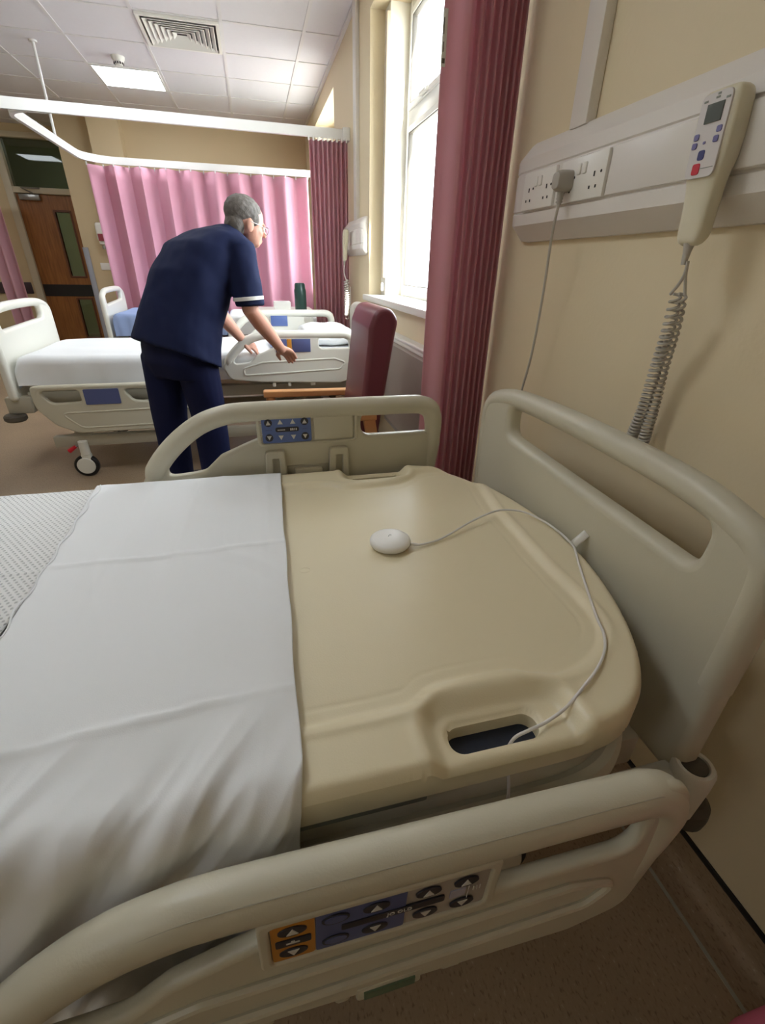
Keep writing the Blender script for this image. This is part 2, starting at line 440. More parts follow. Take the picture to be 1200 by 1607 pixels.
# ---- windows
def window(n, y0, y1, lining):
    xo = 1.07
    jy = y1-lining
    bm = bmesh.new()
    f = 0.045
    box(bm, xo, xo+0.05, y0, y0+f, WS, WH, 0.004); box(bm, xo, xo+0.05, jy-f, jy, WS, WH, 0.004)
    box(bm, xo, xo+0.05, y0+f, jy-f, WS, WS+f, 0.004); box(bm, xo, xo+0.05, y0+f, jy-f, WH-f, WH, 0.004)
    box(bm, xo, xo+0.05, y0+f, jy-f, 2.04, 2.12, 0.004)
    ym = (y0+jy)/2
    box(bm, xo, xo+0.05, ym-0.04, ym+0.04, WS+f, 2.04, 0.004); box(bm, xo, xo+0.05, ym-0.04, ym+0.04, 2.12, WH-f, 0.004)
    fr = struct(bm_link('window_%d' % n, bm, M_UPVC))
    for (a, b) in ((y0+f, ym-0.04), (ym+0.04, jy-f)):
        for (c, d) in ((WS+f, 2.04), (2.12, WH-f)):
            s = 0.03; bm = bmesh.new()
            ol = rrect(a, b, c, d, 0.003); il = rrect(a+s, b-s, c+s, d-s, 0.004)
            into(bm, plate(ol, [il], 0.05, 0.004, YZ(xo+0.015), 2))
            o = bm_link('casement', bm, M_UPVC, fr)
            bx('glass_pane', M_GLASS, fr, xo+0.018, xo+0.024, a+s-0.004, b-s+0.004, c+s-0.004, d-s+0.004)
            bm = bmesh.new()
            gl = rrect(a+s-0.001, b-s+0.001, c+s-0.001, d-s+0.001, 0.004); g2 = rrect(a+s+0.005, b-s-0.005, c+s+0.005, d-s-0.005, 0.004)
            into(bm, plate(gl, [g2], 0.03, 0.001, YZ(xo+0.010), 1)); bm_link('gasket', bm, M_GREY, fr)
            if c > 2:
                bm = bmesh.new(); box(bm, xo-0.032, xo-0.012, (a+b)/2-0.05, (a+b)/2+0.06, c+0.006, c+0.024, 0.004); box(bm, xo-0.02, xo, (a+b)/2-0.06, (a+b)/2-0.03, c+0.004, c+0.03, 0.004)
                bm_link('window_handle', bm, M_WHITE, fr)
    # white lining and cream outer reveal
    bm = bmesh.new(); box(bm, 0.95, 1.12, jy, y1, WS, WH, 0.003)
    if lining > 0: struct(bm_link('trim_%d' % (10+n), bm, M_WHITE))
    else: bm.free()
    bm = bmesh.new(); box(bm, 0.815, 1.12, y0-0.03, y1+0.04, WS-0.035, WS+0.004, 0.006); struct(bm_link('trim_%d' % (20+n), bm, M_WHITE))
    return fr
window(1, W1[0], W1[1], 0.13)
window(2, W2[0], W2[1], 0.0)
# ledge and street wall outside
bm = bmesh.new(); box(bm, 1.13, 12, -8, 16, -0.3, -0.2); struct(bm_link('trim_30', bm, mat('pale_paving', (196, 194, 188), 0.8)))
# blind cord beside the window
t = thing('blind_cord', (0.945, 3.66, 1.14), 'thin beige blind cord with white weight hanging in the window reveal', 'blind cord')
bm = bmesh.new(); box(bm, 0.925, 0.948, 3.645, 3.685, 1.18, 2.58, 0.004); bm_link('cord_guide', bm, mat('beige_guide', (206, 190, 168), 0.6), t)
bm = bmesh.new(); lathe(bm, [(0.004, 0.06), (0.011, 0.05), (0.012, 0.01), (0.0, 0.0)], (0.925, 3.655, 1.09), n=14)
bm_link('weight', bm, M_WHITE, t)

# ---- radiator casing under window 1
t = thing('radiator_cover', (0.82, 2.9, 0.33), 'long white radiator casing on the wall below the window sill', 'radiator')
bm = bmesh.new(); box(bm, 0.815, XW, 2.0, 3.10, 0.30, 0.845, 0.004)
for i in range(88):
    y = 2.02+i*0.0122
    box(bm, 0.8125, 0.816, y, y+0.006, 0.33, 0.82)
bm_link('casing', bm, mat('taupe_casing', (182, 172, 162), 0.5), t)
bm = bmesh.new(); box(bm, 0.79, XW, 1.98, 3.12, 0.875, 0.888, 0.004); box(bm, 0.80, XW, 1.99, 3.11, 0.845, 0.875, 0.008)
for i in range(36):
    y = 2.02+i*0.03; box(bm, 0.806, 0.846, y, y+0.022, 0.8875, 0.8895)
bm_link('top_ledge', bm, M_WHITE, t)

# ---- door
dr = bmesh.new()
vis = [rrect(-2.60, -2.42, 1.04, 1.845, 0.005), rrect(-2.60, -2.42, 0.18, 0.72, 0.005)]
into(dr, plate(rrect(DX0, DX1, 0.01, 2.045, 0.002), vis, 0.045, 0.002, XZ(DY+0.06), 1))
door = struct(bm_link('door_1', dr, M_DOOR))
for (c, d) in ((1.04, 1.845), (0.18, 0.72)):
    bm = bmesh.new(); into(bm, plate(rrect(-2.625, -2.395, c-0.025, d+0.025, 0.003), [rrect(-2.60, -2.42, c, d, 0.003)], 0.06, 0.003, XZ(DY+0.06), 1))
    bm_link('vision_bead', bm, mat('dark_oak', (104, 58, 30), 0.45), door)
    bx('vision_glass', M_DGLASS, door, -2.605, -2.415, DY+0.056, DY+0.062, c-0.004, d+0.004)
bx('kick_band', M_BLK, door, DX0+0.01, DX1-0.01, DY+0.030, DY+0.040, 0.765, 0.925)
bm = bmesh.new(); box(bm, -2.98, -2.73, DY-0.02, DY+0.036, 1.97, 2.04, 0.006)
tube(bm, [(-2.80, DY-0.01, 2.05), (-2.90, DY-0.10, 2.10), (-2.70, DY-0.02, 2.11)], 0.009, 8)
bm_link('door_closer', bm, M_STEEL, door)
bm = bmesh.new(); box(bm, DX0-0.09, DX0, DY-0.015, DY+0.15, 0, 2.72, 0.004); box(bm, DX1, DX1+0.06, DY-0.015, DY+0.15, 0, 2.72, 0.004)
box(bm, DX0, DX1, DY-0.015, DY+0.15, 2.05, 2.12, 0.004); box(bm, DX0, DX1, DY-0.015, DY+0.15, 2.66, 2.72, 0.004)
struct(bm_link('trim_5', bm, mat('door_frame_paint', (206, 196, 172), 0.45)))
wn = struct(bx('window_3', mat_glass('transom_glass', (0.45, 0.50, 0.47, 1), 0.03), None, DX0, DX1, DY+0.06, DY+0.068, 2.12, 2.66))
# corner guard, gel dispenser, switch on the wall beside the door
cg = thing('corner_guard', (-2.085, 7.67, 0.1), 'tall grey plastic guard on the wall corner beside the wooden door', 'corner guard')
bm = bmesh.new(); box(bm, -2.095, -2.03, 7.648, 7.66, 0.1, 1.40, 0.003); box(bm, -2.097, -2.085, 7.648, 7.74, 0.1, 1.40, 0.003)
bm_link('guard_strip', bm, mat('guard_grey', (160, 164, 172), 0.5), cg)
gd = thing('soap_dispenser', (-1.80, 7.6, 1.40), 'white hand gel dispenser with a red label on the tan wall by the pink curtain', 'dispenser')
bm = bmesh.new(); box(bm, -1.87, -1.755, 7.54, 7.66, 1.47, 1.68, 0.03, 0, 4); box(bm, -1.86, -1.765, 7.55, 7.66, 1.43, 1.5, 0.02, 0, 3)
bm_link('housing', bm, M_WHITE, gd)
bx('label_plate', mat('red_label', (150, 60, 70), 0.5), gd, -1.852, -1.775, 7.537, 7.542, 1.475, 1.555, 0.001)
bm = bmesh.new(); lathe(bm, [(0.03, 0), (0.034, 0.02), (0.03, 0.05)], (-1.81, 7.60, 1.385), n=16); bm_link('nozzle', bm, mat('clear_grey', (170, 170, 160), 0.3), gd)
sk = thing('wall_socket', (-1.83, 7.65, 1.14), 'small cream double socket plate on the far wall below the gel dispenser', 'socket')
bx('plate', M_SOCK, sk, -1.93, -1.79, 7.648, 7.66, 1.14, 1.225, 0.003)
bx('plugged_adaptor', M_GREY, sk, -1.80, -1.755, 7.61, 7.648, 1.12, 1.18, 0.004)

# ---- ceiling fittings
def light_panel(ix, iy, label):
    x0, y0 = GX+0.6*ix, GY+0.6*iy
    t = thing('ceiling_light', (x0+0.3, y0+0.3, HC-0.01), label, 'ceiling light', 'square ceiling lights')
    bm = bmesh.new(); into(bm, plate(rrect(x0+0.012, x0+0.588, y0+0.012, y0+0.588, 0.004), [rrect(x0+0.03, x0+0.57, y0+0.03, y0+0.57, 0.004)], 0.014, 0.002, XY(HC-0.005), 1))
    bm_link('frame', bm, M_UPVC, t)
    bx('diffuser', M_PANEL, t, x0+0.029, x0+0.571, y0+0.029, y0+0.571, HC-0.008, HC-0.003)
    return t
light_panel(-2, 2, 'lit square ceiling light panel beside the smoke detector')
t = thing('ceiling_vent', (-0.335, 5.075, HC-0.012), 'white square ceiling air vent with stepped louvres', 'air vent')
bm = bmesh.new(); into(bm, plate(rrect(-0.62, -0.05, 4.79, 5.36, 0.004), [rrect(-0.595, -0.075, 4.815, 5.335, 0.004)], 0.02, 0.003, XY(HC-0.010), 1))
bm_link('frame', bm, M_WHITE, t)
bx('dark_back', mat('vent_dark', (60, 58, 54), 0.7), t, -0.60, -0.07, 4.81, 5.34, HC-0.003, HC-0.001)
cx, cyv = -0.335, 5.075
for i in range(6):
    h = 0.245-0.036*i; bm = bmesh.new()
    ring = lambda hh, z: [Vector((cx-hh, cyv-hh, z)), Vector((cx+hh, cyv-hh, z)), Vector((cx+hh, cyv+hh, z)), Vector((cx-hh, cyv+hh, z))]
    loft(bm, [ring(h, HC-0.024), ring(h-0.026, HC-0.006), ring(h-0.029, HC-0.006), ring(h-0.004, HC-0.026), ring(h, HC-0.024)], cap=False)
    bm_link('louvre', bm, M_WHITE, t, flat=True)
t = thing('smoke_detector', (-0.93, 5.72, HC-0.06), 'small white round smoke detector on the ceiling in front of the light panel', 'smoke detector')
bm = bmesh.new(); lathe(bm, [(0.0, 0), (0.026, 0.0), (0.034, 0.008), (0.040, 0.03), (0.052, 0.045), (0.055, 0.062), (0.0, 0.062)], (-0.93, 5.74, HC-0.062), n=28)
for i in range(12):
    a = 2*PI*i/12; c = Vector((-0.93+0.037*math.cos(a), 5.74+0.037*math.sin(a), HC-0.046))
    box(bm, c.x-0.004, c.x+0.004, c.y-0.004, c.y+0.004, c.z-0.008, c.z+0.006, 0, 1)
bm_link('body', bm, [M_WHITE, M_DARK], t)

# ---- curtain track round the second bay
TZ = 2.16
t = thing('curtain_track', (0.0, 4.49, TZ), 'white bent curtain track hung from the ceiling around the far bay', 'curtain track')
def track_strip(pts):
    bm = bmesh.new(); pts = [Vector(p) for p in pts]; rings = []
    for i, p in enumerate(pts):
        tdir = (pts[min(i+1, len(pts)-1)]-pts[max(i-1, 0)]).normalized(); n = Vector((-tdir.y, tdir.x, 0))
        rings.append([p+n*0.014+Vector((0, 0, -0.032)), p-n*0.014+Vector((0, 0, -0.032)), p-n*0.014+Vector((0, 0, 0.032)), p+n*0.014+Vector((0, 0, 0.032))])
    loft(bm, rings); return bm
bm_link('straight_rail', track_strip([(-5.15, 4.45, TZ), (-1.5, 4.45, TZ), (0.2, 4.5, TZ), (0.85, 4.52, TZ)]), M_UPVC, t)
R_ = 0.2; pts = [(-1.22, 4.475, TZ)]
for i in range(11):
    a = -PI/2-i*PI/20; pts.append((-1.31+R_*math.cos(a), 4.68+R_*math.sin(a), TZ))
pts += [(-1.515, 5.2, TZ), (-1.52, 5.8, TZ)]
for i in range(11):
    a = PI-i*PI/20; pts.append((-1.22+0.3*math.cos(a), 6.08+0.3*math.sin(a), TZ))
pts += [(-0.5, 6.39, TZ), (0.85, 6.38, TZ)]
bm_link('curved_rail', track_strip(pts), M_UPVC, t)
bm = bmesh.new(); tube(bm, [(-1.515, 5.55, TZ+0.03), (-1.515, 5.58, HC)], 0.011, 10); lathe(bm, [(0.03, 0), (0.03, 0.012), (0, 0.012)], (-1.515, 5.58, HC-0.014), n=16)
bm_link('hanger_rod', bm, M_UPVC, t)
bx('wall_bracket', M_UPVC, t, 0.80, XW, 4.48, 4.56, TZ-0.04, TZ+0.04, 0.004)

# ---- curtains
def curtain(name, label, group, pts, z0, z1, m, amp_bottom=1.0, nz=14, flare=0.0, hooks=None, cen=None):
    """pts: dense plan polyline"""
    t = thing(name, (sum(p[0] for p in pts)/len(pts), sum(p[1] for p in pts)/len(pts), z0), label, 'curtain', group)
    bm = bmesh.new(); rows = []
    cxm = cen if cen else (sum(p[0] for p in pts)/len(pts), sum(p[1] for p in pts)/len(pts))
    L_ = len(pts)
    for i in range(nz+1):
        s = i/nz; z = z1+(z0-z1)*s; row = []
        for j, p in enumerate(pts):
            w = 1+flare*s
            sway = 0.0025*math.sin(4*s+j*0.05)*s
            row.append(bm.verts.new((cxm[0]+(p[0]-cxm[0])*w+sway, cxm[1]+(p[1]-cxm[1])*(1+(amp_bottom-1)*s)+sway, z)))
        rows.append(row)
    for a, b in zip(rows[:-1], rows[1:]):
        for j in range(L_-1): bm.faces.new((a[j], b[j], b[j+1], a[j+1]))
    o = bm_link('drape', bm, m, t, angle=70)
    sm = o.modifiers.new('thickness', 'SOLIDIFY'); sm.thickness = 0.0018; sm.offset = 0
    if hooks:
        for j in range(0, L_, hooks):
            p = pts[j]; bx('hook', M_UPVC, t, p[0]-0.006, p[0]+0.006, p[1]-0.004, p[1]+0.004, z1-0.015, TZ-0.03)
    return t
def wave(x0, x1, y, amp, period, n=10, sharp=0.6, yslope=0.0):
    k = int((x1-x0)/period*n)
    out = []
    for i in range(k+1):
        u = i/k; ph = u*(x1-x0)/period
        q = ph % 1.0
        tri = 1-4*abs(q-0.5)  # -1..1
        w = sharp*tri + (1-sharp)*math.sin(2*PI*(q-0.25))
        out.append((x0+u*(x1-x0), y+amp*w+yslope*u))
    return out
curtain('privacy_curtain', 'wide pale pink pleated curtain drawn across behind the bending person', None,
        wave(-1.50, 0.72, 6.37, 0.065, 0.245, 12, 0.85), 0.35, 2.115, M_CURT, hooks=6)
curtain('privacy_curtain', 'pink curtain gathered in tight folds against the wall beside the wall handset', None,
        wave(0.53, 0.84, 4.50, 0.030, 0.036, 8, 0.3), 0.35, 2.115, M_CURT2, hooks=8)
# near curtain: flat leading panel then tight folds back to the wall
pts = [(0.561+0.0065*i, 1.60+0.006*math.sin(i*0.5)) for i in range(13)]
xs = [0.640, 0.668, 0.672, 0.700, 0.705, 0.727, 0.733, 0.752, 0.757, 0.776, 0.781, 0.798, 0.803, 0.818, 0.824, 0.838]
ys = [1.612, 1.642, 1.606, 1.648, 1.612, 1.652, 1.618, 1.658, 1.624, 1.664, 1.63, 1.668, 1.636, 1.672, 1.645, 1.68]
pts += [tuple(v) for v in catmull([Vector((a, b)) for a, b in zip(xs, ys)], 6)]
cc = curtain('privacy_curtain', 'large rose pink curtain bunched beside the near bed headboard with a white label strip', None, pts, 0.30, 2.75, M_CURT2, amp_bottom=1.1, flare=0.02, cen=(0.80, 1.64), nz=18)
bm = bmesh.new(); box(bm, 0.5555, 0.5685, 1.588, 1.5915, 1.735, 1.85, 0.001); box(bm, 0.558, 0.566, 1.5872, 1.589, 1.742, 1.752, 0, 1); box(bm, 0.559, 0.561, 1.5872, 1.589, 1.765, 1.785, 0, 1); box(bm, 0.558, 0.560, 1.5872, 1.589, 1.80, 1.832, 0, 1)
bm_link('label_strip', bm, [M_WHITE, M_GREY], cc)
curtain('privacy_curtain', 'narrow pink curtain gathered beside the wooden door at far left', None,
        wave(-3.30, -3.04, 8.1, 0.05, 0.13, 12, 0.3), 0.3, 2.06, M_CURT2)

# ================================================================== WALL UNITS
def trunking(y0, y1, label, grp=None):
    """bedhead unit running along y from y0 (near the camera) to y1"""
    t = thing('wall_trunking', (XW, (y0+y1)/2, 1.327), label, 'wall unit', grp)
    prof = [(XW, 1.327), (0.842, 1.328), (0.806, 1.362), (0.800, 1.368), (0.7985, 1.396), (0.802, 1.399), (0.802, 1.402), (0.7985, 1.404),
            (0.7985, 1.494), (0.802, 1.496), (0.802, 1.499), (0.7985, 1.502), (0.7985, 1.530), (0.802, 1.536), (0.838, 1.574), (XW, 1.576)]
    cxp, czp = 0.84, 1.45
    bm = bmesh.new(); rings = []
    for end in (0, 1):
        seq = [(0, 0.02), (0.006, 0.012), (0.02, 0.004), (0.045, 0.0)]
        for d, ins in (seq if end == 0 else seq[::-1]):
            y = y0+d if end == 0 else y1-d
            k = ins/0.02
            rings.append([Vector((x+(XW-x)*k*0.55, y, czp+(z-czp)*(1-k*0.14))) for x, z in prof])
    loft(bm, rings)
    bm_link('trunk_body', bm, M_TRUNK, t, angle=28)
    return t
def socket(parent, y0, y1, switches=True, tall=False, z0=1.402, z1=1.492):
    bm = bmesh.new(); box(bm, 0.790, 0.800, y0, y1, z0, z1, 0.003, 0, 2)
    yc = (y0+y1)/2; s = (y1-y0)/0.16
    for sgn in (1, -1):
        c = yc+sgn*0.045*s
        box(bm, 0.7892, 0.7908, c-0.0022, c+0.0022, 1.445, 1.455, 0, 1)
        box(bm, 0.7892, 0.7908, c+0.008*s, c+0.0125*s, 1.422, 1.428, 0, 1); box(bm, 0.7892, 0.7908, c-0.0125*s, c-0.008*s, 1.422, 1.428, 0, 1)
        lathe(bm, [(0, 0), (0.003, 0), (0.003, 0.0015), (0, 0.0015)], (0.7892, c-sgn*0.0-0.021*s, 1.452), (1, 0, 0), 10, 1)
    pl = bm_link('socket_plate', bm, [M_SOCK, M_DARK], parent)
    for sgn in (1, -1):
        bm = bmesh.new(); box(bm, 0.7865, 0.7915, yc+sgn*0.011-0.007, yc+sgn*0.011+0.007, 1.455, 1.478, 0.0025)
        bm_link('rocker_switch', bm, M_SOCK, pl)
    return pl
tr = trunking(-0.9, 1.56, 'long white bedhead trunking on the wall with two double sockets', 'bedhead trunking')
socket(tr, 1.31, 1.47); socket(tr, 1.105, 1.285)
bx('cover_panel', M_TRUNK, tr, 0.795, 0.800, 0.845, 1.098, 1.4035, 1.4935, 0.001)
bm = bmesh.new(); box(bm, 0.788, 0.800, 0.655, 0.838, 1.402, 1.494, 0.006); bm_link('handset_plate', bm, M_TRUNK, tr)
bx('cover_panel', M_TRUNK, tr, 0.795, 0.800, 0.2, 0.65, 1.4035, 1.4935, 0.001)
cnd = bx('vertical_conduit', M_TRUNK, tr, 0.828, XW, 1.275, 1.345, 1.57, HC, 0.003)
tr2 = trunking(3.83, 4.75, 'white bedhead trunking end beyond the window near the gathered curtain', 'bedhead trunking')
bx('vertical_conduit', M_TRUNK, tr2, 0.828, XW, 4.12, 4.22, 1.57, HC, 0.003)
socket(tr2, 4.5, 4.64)

def handset(loc, label, detail=True, tilt=0.0):
    """nurse-call handset; loc = bottom centre of its front face line"""
    t = thing('call_handset', loc, label, 'handset', 'nurse call handsets')
    X, Y, Z = loc
    # s, half width, front x offset, back x offset, centre y shift
    st = [(0.0, 0.013, 0.004, 0.016), (0.006, 0.021, -0.002, 0.022), (0.02, 0.0255, -0.004, 0.027), (0.06, 0.0275, -0.005, 0.028), (0.085, 0.030, -0.006, 0.027),
          (0.105, 0.0345, -0.008, 0.026), (0.125, 0.0375, -0.009, 0.030), (0.16, 0.039, -0.010, 0.031), (0.200, 0.0385, -0.010, 0.030), (0.214, 0.036, -0.009, 0.027), (0.220, 0.030, -0.004, 0.021)]
    def at(s, w, x): return Vector((X+x+0.012*s/0.2, Y+w+0.020*s/0.2*tilt, Z+s))
    bm = bmesh.new(); rings = []
    for s, hw, xf, xb in catmull_rows(st, 5):
        c = at(s, 0, (xf+xb)/2); rings.append(ering(c, Vector((0, hw, 0)), Vector(((xb-xf)/2, 0, 0)), 28, 4.5))
    loft(bm, rings); bm_link('shell', bm, M_HAND, t, angle=50)
    if detail:
        def face(name, m, s0, s1, w0, w1, r, th, xf=None, par=t):
            x = (xf if xf is not None else -0.0108)
            Mx = Matrix(((1, 0, 0.06, -0.06*Z), (0, 1, 0, 0), (0, 0, 1, 0), (0, 0, 0, 1))) @ YZ(X+x) ; me = plate([(Y+q[0]+0.02*(q[1])/0.2*tilt, Z+q[1]) for q in rrect(w0, w1, s0, s1, r)], [], th, min(0.0006, th/2.2), Mx, 1)
            bm = bmesh.new(); into(bm, me); return bm_link(name, bm, m, par)
        face('face_plate', M_HFACE, 0.099, 0.215, -0.029, 0.029, 0.012, 0.0035, -0.0098)
        face('lcd_screen', M_LCD, 0.174, 0.200, -0.018, 0.014, 0.001, 0.002, -0.0122)
        for (s, w) in ((0.158, 0.022), (0.146, 0.022), (0.163, -0.020), (0.150, -0.018)): face('round_button', M_PBLUE, s-0.0045, s+0.0045, w-0.005, w+0.005, 0.003, 0.002, -0.0120)
        face('round_button', M_PBLUE, 0.146, 0.150, 0.001, 0.006, 0.0015, 0.0015, -0.0119)
        face('lamp_button', M_NBLUE, 0.124, 0.138, -0.003, 0.010, 0.004, 0.002, -0.0118)
        face('call_button', M_RED, 0.104, 0.120, 0.0, 0.015, 0.004, 0.0025, -0.0116)
        for (s, w, a) in ((0.205, 0.020, 0.004), (0.207, -0.002, 0.004), (0.203, -0.022, 0.004), (0.2115, -0.003, 0.003)): face('indicator', M_GREYP, s-0.0015, s+0.0015, w-a, w+a, 0.0008, 0.0012, -0.0117)
        face('line_mark', M_GREYP, 0.1115, 0.1125, -0.026, -0.002, 0.0002, 0.0008, -0.0117)
    bm = bmesh.new(); lathe(bm, [(0.0045, 0), (0.0065, 0.02), (0.0095, 0.034)], (X+0.008, Y, Z-0.03), n=14)
    bm_link('strain_relief', bm, M_GCORD, t)
    return t
def catmull_rows(rows, k):
    out = []
    for i in range(len(rows)-1):
        p0, p1, p2, p3 = [np.array(rows[max(0, min(len(rows)-1, i+d))]) for d in (-1, 0, 1, 2)]
        for j in range(k):
            u = j/k; out.append(tuple(p1+(p2-p1)*u) if k < 2 else tuple(0.5*(2*p1+(p2-p0)*u+(2*p0-5*p1+4*p2-p3)*u*u+(3*p1-p0-3*p2+p3)*u**3)))
    out.append(rows[-1]); return out
def coil(bm, path, r_of, turns, wire, n=7, per=14):
    P = catmull(path, 40); L = [0]
    for a, b in zip(P[:-1], P[1:]): L.append(L[-1]+(b-a).length)
    tot = L[-1]; N_ = int(turns*per); out = []; k = 0
    for i in range(N_+1):
        s = (1.4*i/N_-0.4*(i/N_)**2)*tot
        while k < len(L)-2 and L[k+1] < s: k += 1
        u = (s-L[k])/max(1e-9, L[k+1]-L[k]); p = P[k].lerp(P[k+1], u); tt = (P[k+1]-P[k]).normalized()
        a = Vector((0, 1, 0)); a = (a-tt*a.dot(tt)).normalized(); b = tt.cross(a); th = 2*PI*turns*i/N_
        r = r_of(i/N_); out.append(p+(a*math.cos(th)+b*math.sin(th))*r)
    tube(bm, out, wire, n)
handset((0.752, 0.783, 1.294), 'cream nurse call handset with small screen and red button on the near trunking', True, 1.0)
t = thing('coiled_cord', (0.80, 0.79, 0.80), 'grey coiled cord hanging from the near call handset behind the headboard', 'cord')
bm = bmesh.new()
coil(bm, [(0.772, 0.792, 1.215), (0.785, 0.80, 1.15), (0.80, 0.818, 1.08), (0.806, 0.826, 1.00), (0.808, 0.838, 0.925), (0.808, 0.842, 0.905)], lambda s: 0.0105-0.003*math.exp(-s*14), 31, 0.0027)
coil(bm, [(0.778, 0.785, 1.215), (0.795, 0.797, 1.15), (0.812, 0.814, 1.08), (0.818, 0.814, 1.00), (0.818, 0.812, 0.925), (0.818, 0.815, 0.905)], lambda s: 0.0105-0.003*math.exp(-s*14), 31, 0.0027)
bm_link('coil', bm, M_GCORD, t)
bm = bmesh.new(); tube(bm, catmull([(0.760, 0.775, 1.270), (0.763, 0.777, 1.25), (0.764, 0.785, 1.232), (0.766, 0.80, 1.215)]), 0.0027, 8); tube(bm, catmull([(0.760, 0.775, 1.270), (0.764, 0.776, 1.25), (0.770, 0.777, 1.235), (0.776, 0.776, 1.215)]), 0.0027, 8)
bm_link('straight_lead', bm, M_GCORD, t)
handset((0.735, 4.20, 1.285), 'white nurse call handset on the far trunking beside the gathered pink curtain', False, 0.0)
t = thing('coiled_cord', (0.76, 4.2, 0.86), 'pale coiled cord hanging from the far call handset beside the gathered curtain', 'cord')
bm = bmesh.new(); tube(bm, catmull([(0.742, 4.20, 1.262), (0.74, 4.20, 1.2), (0.755, 4.20, 1.15)]), 0.004, 8)
coil(bm, [(0.755, 4.20, 1.15), (0.76, 4.2, 1.06), (0.76, 4.2, 0.95), (0.758, 4.2, 0.88)], lambda s: 0.018, 20, 0.005, 6, 10)
tube(bm, catmull([(0.758, 4.22, 0.88), (0.75, 4.21, 0.855), (0.775, 4.2, 0.86), (0.785, 4.2, 0.95), (0.79, 4.2, 1.1)]), 0.005, 8)
bm_link('coil', bm, M_CORD, t)
# plug and its lead
t = thing('power_plug', (0.775, 1.27, 1.43), 'grey three pin plug with hanging lead in the left end of the second socket', 'plug')
bm = bmesh.new(); rings = []
for x, hy, hz in ((0.7895, 0.021, 0.023), (0.778, 0.021, 0.023), (0.762, 0.0195, 0.022), (0.752, 0.015, 0.017), (0.750, 0.008, 0.009)):
    rings.append(ering((x, 1.243, 1.447), (0, hy, 0), (0, 0, hz), 24, 3.2))
loft(bm, rings); bm_link('plug_body', bm, M_PLUG, t)
bm = bmesh.new(); lathe(bm, [(0.009, 0.03), (0.0075, 0.012), (0.0055, 0.0)], (0.772, 1.243, 1.398), n=12)
for i in range(3): lathe(bm, [(0.0085, 0), (0.0085, 0.003)], (0.772, 1.243, 1.402+0.007*i), n=12)
bm_link('strain_relief', bm, M_PLUG, t)
bm = bmesh.new(); tube(bm, catmull([(0.772, 1.243, 1.40), (0.775, 1.255, 1.33), (0.79, 1.275, 1.18), (0.80, 1.30, 1.02), (0.80, 1.33, 0.86), (0.80, 1.34, 0.6), (0.78, 1.3, 0.35)]), 0.0035, 8)
bm_link('lead', bm, M_GCORD, t)

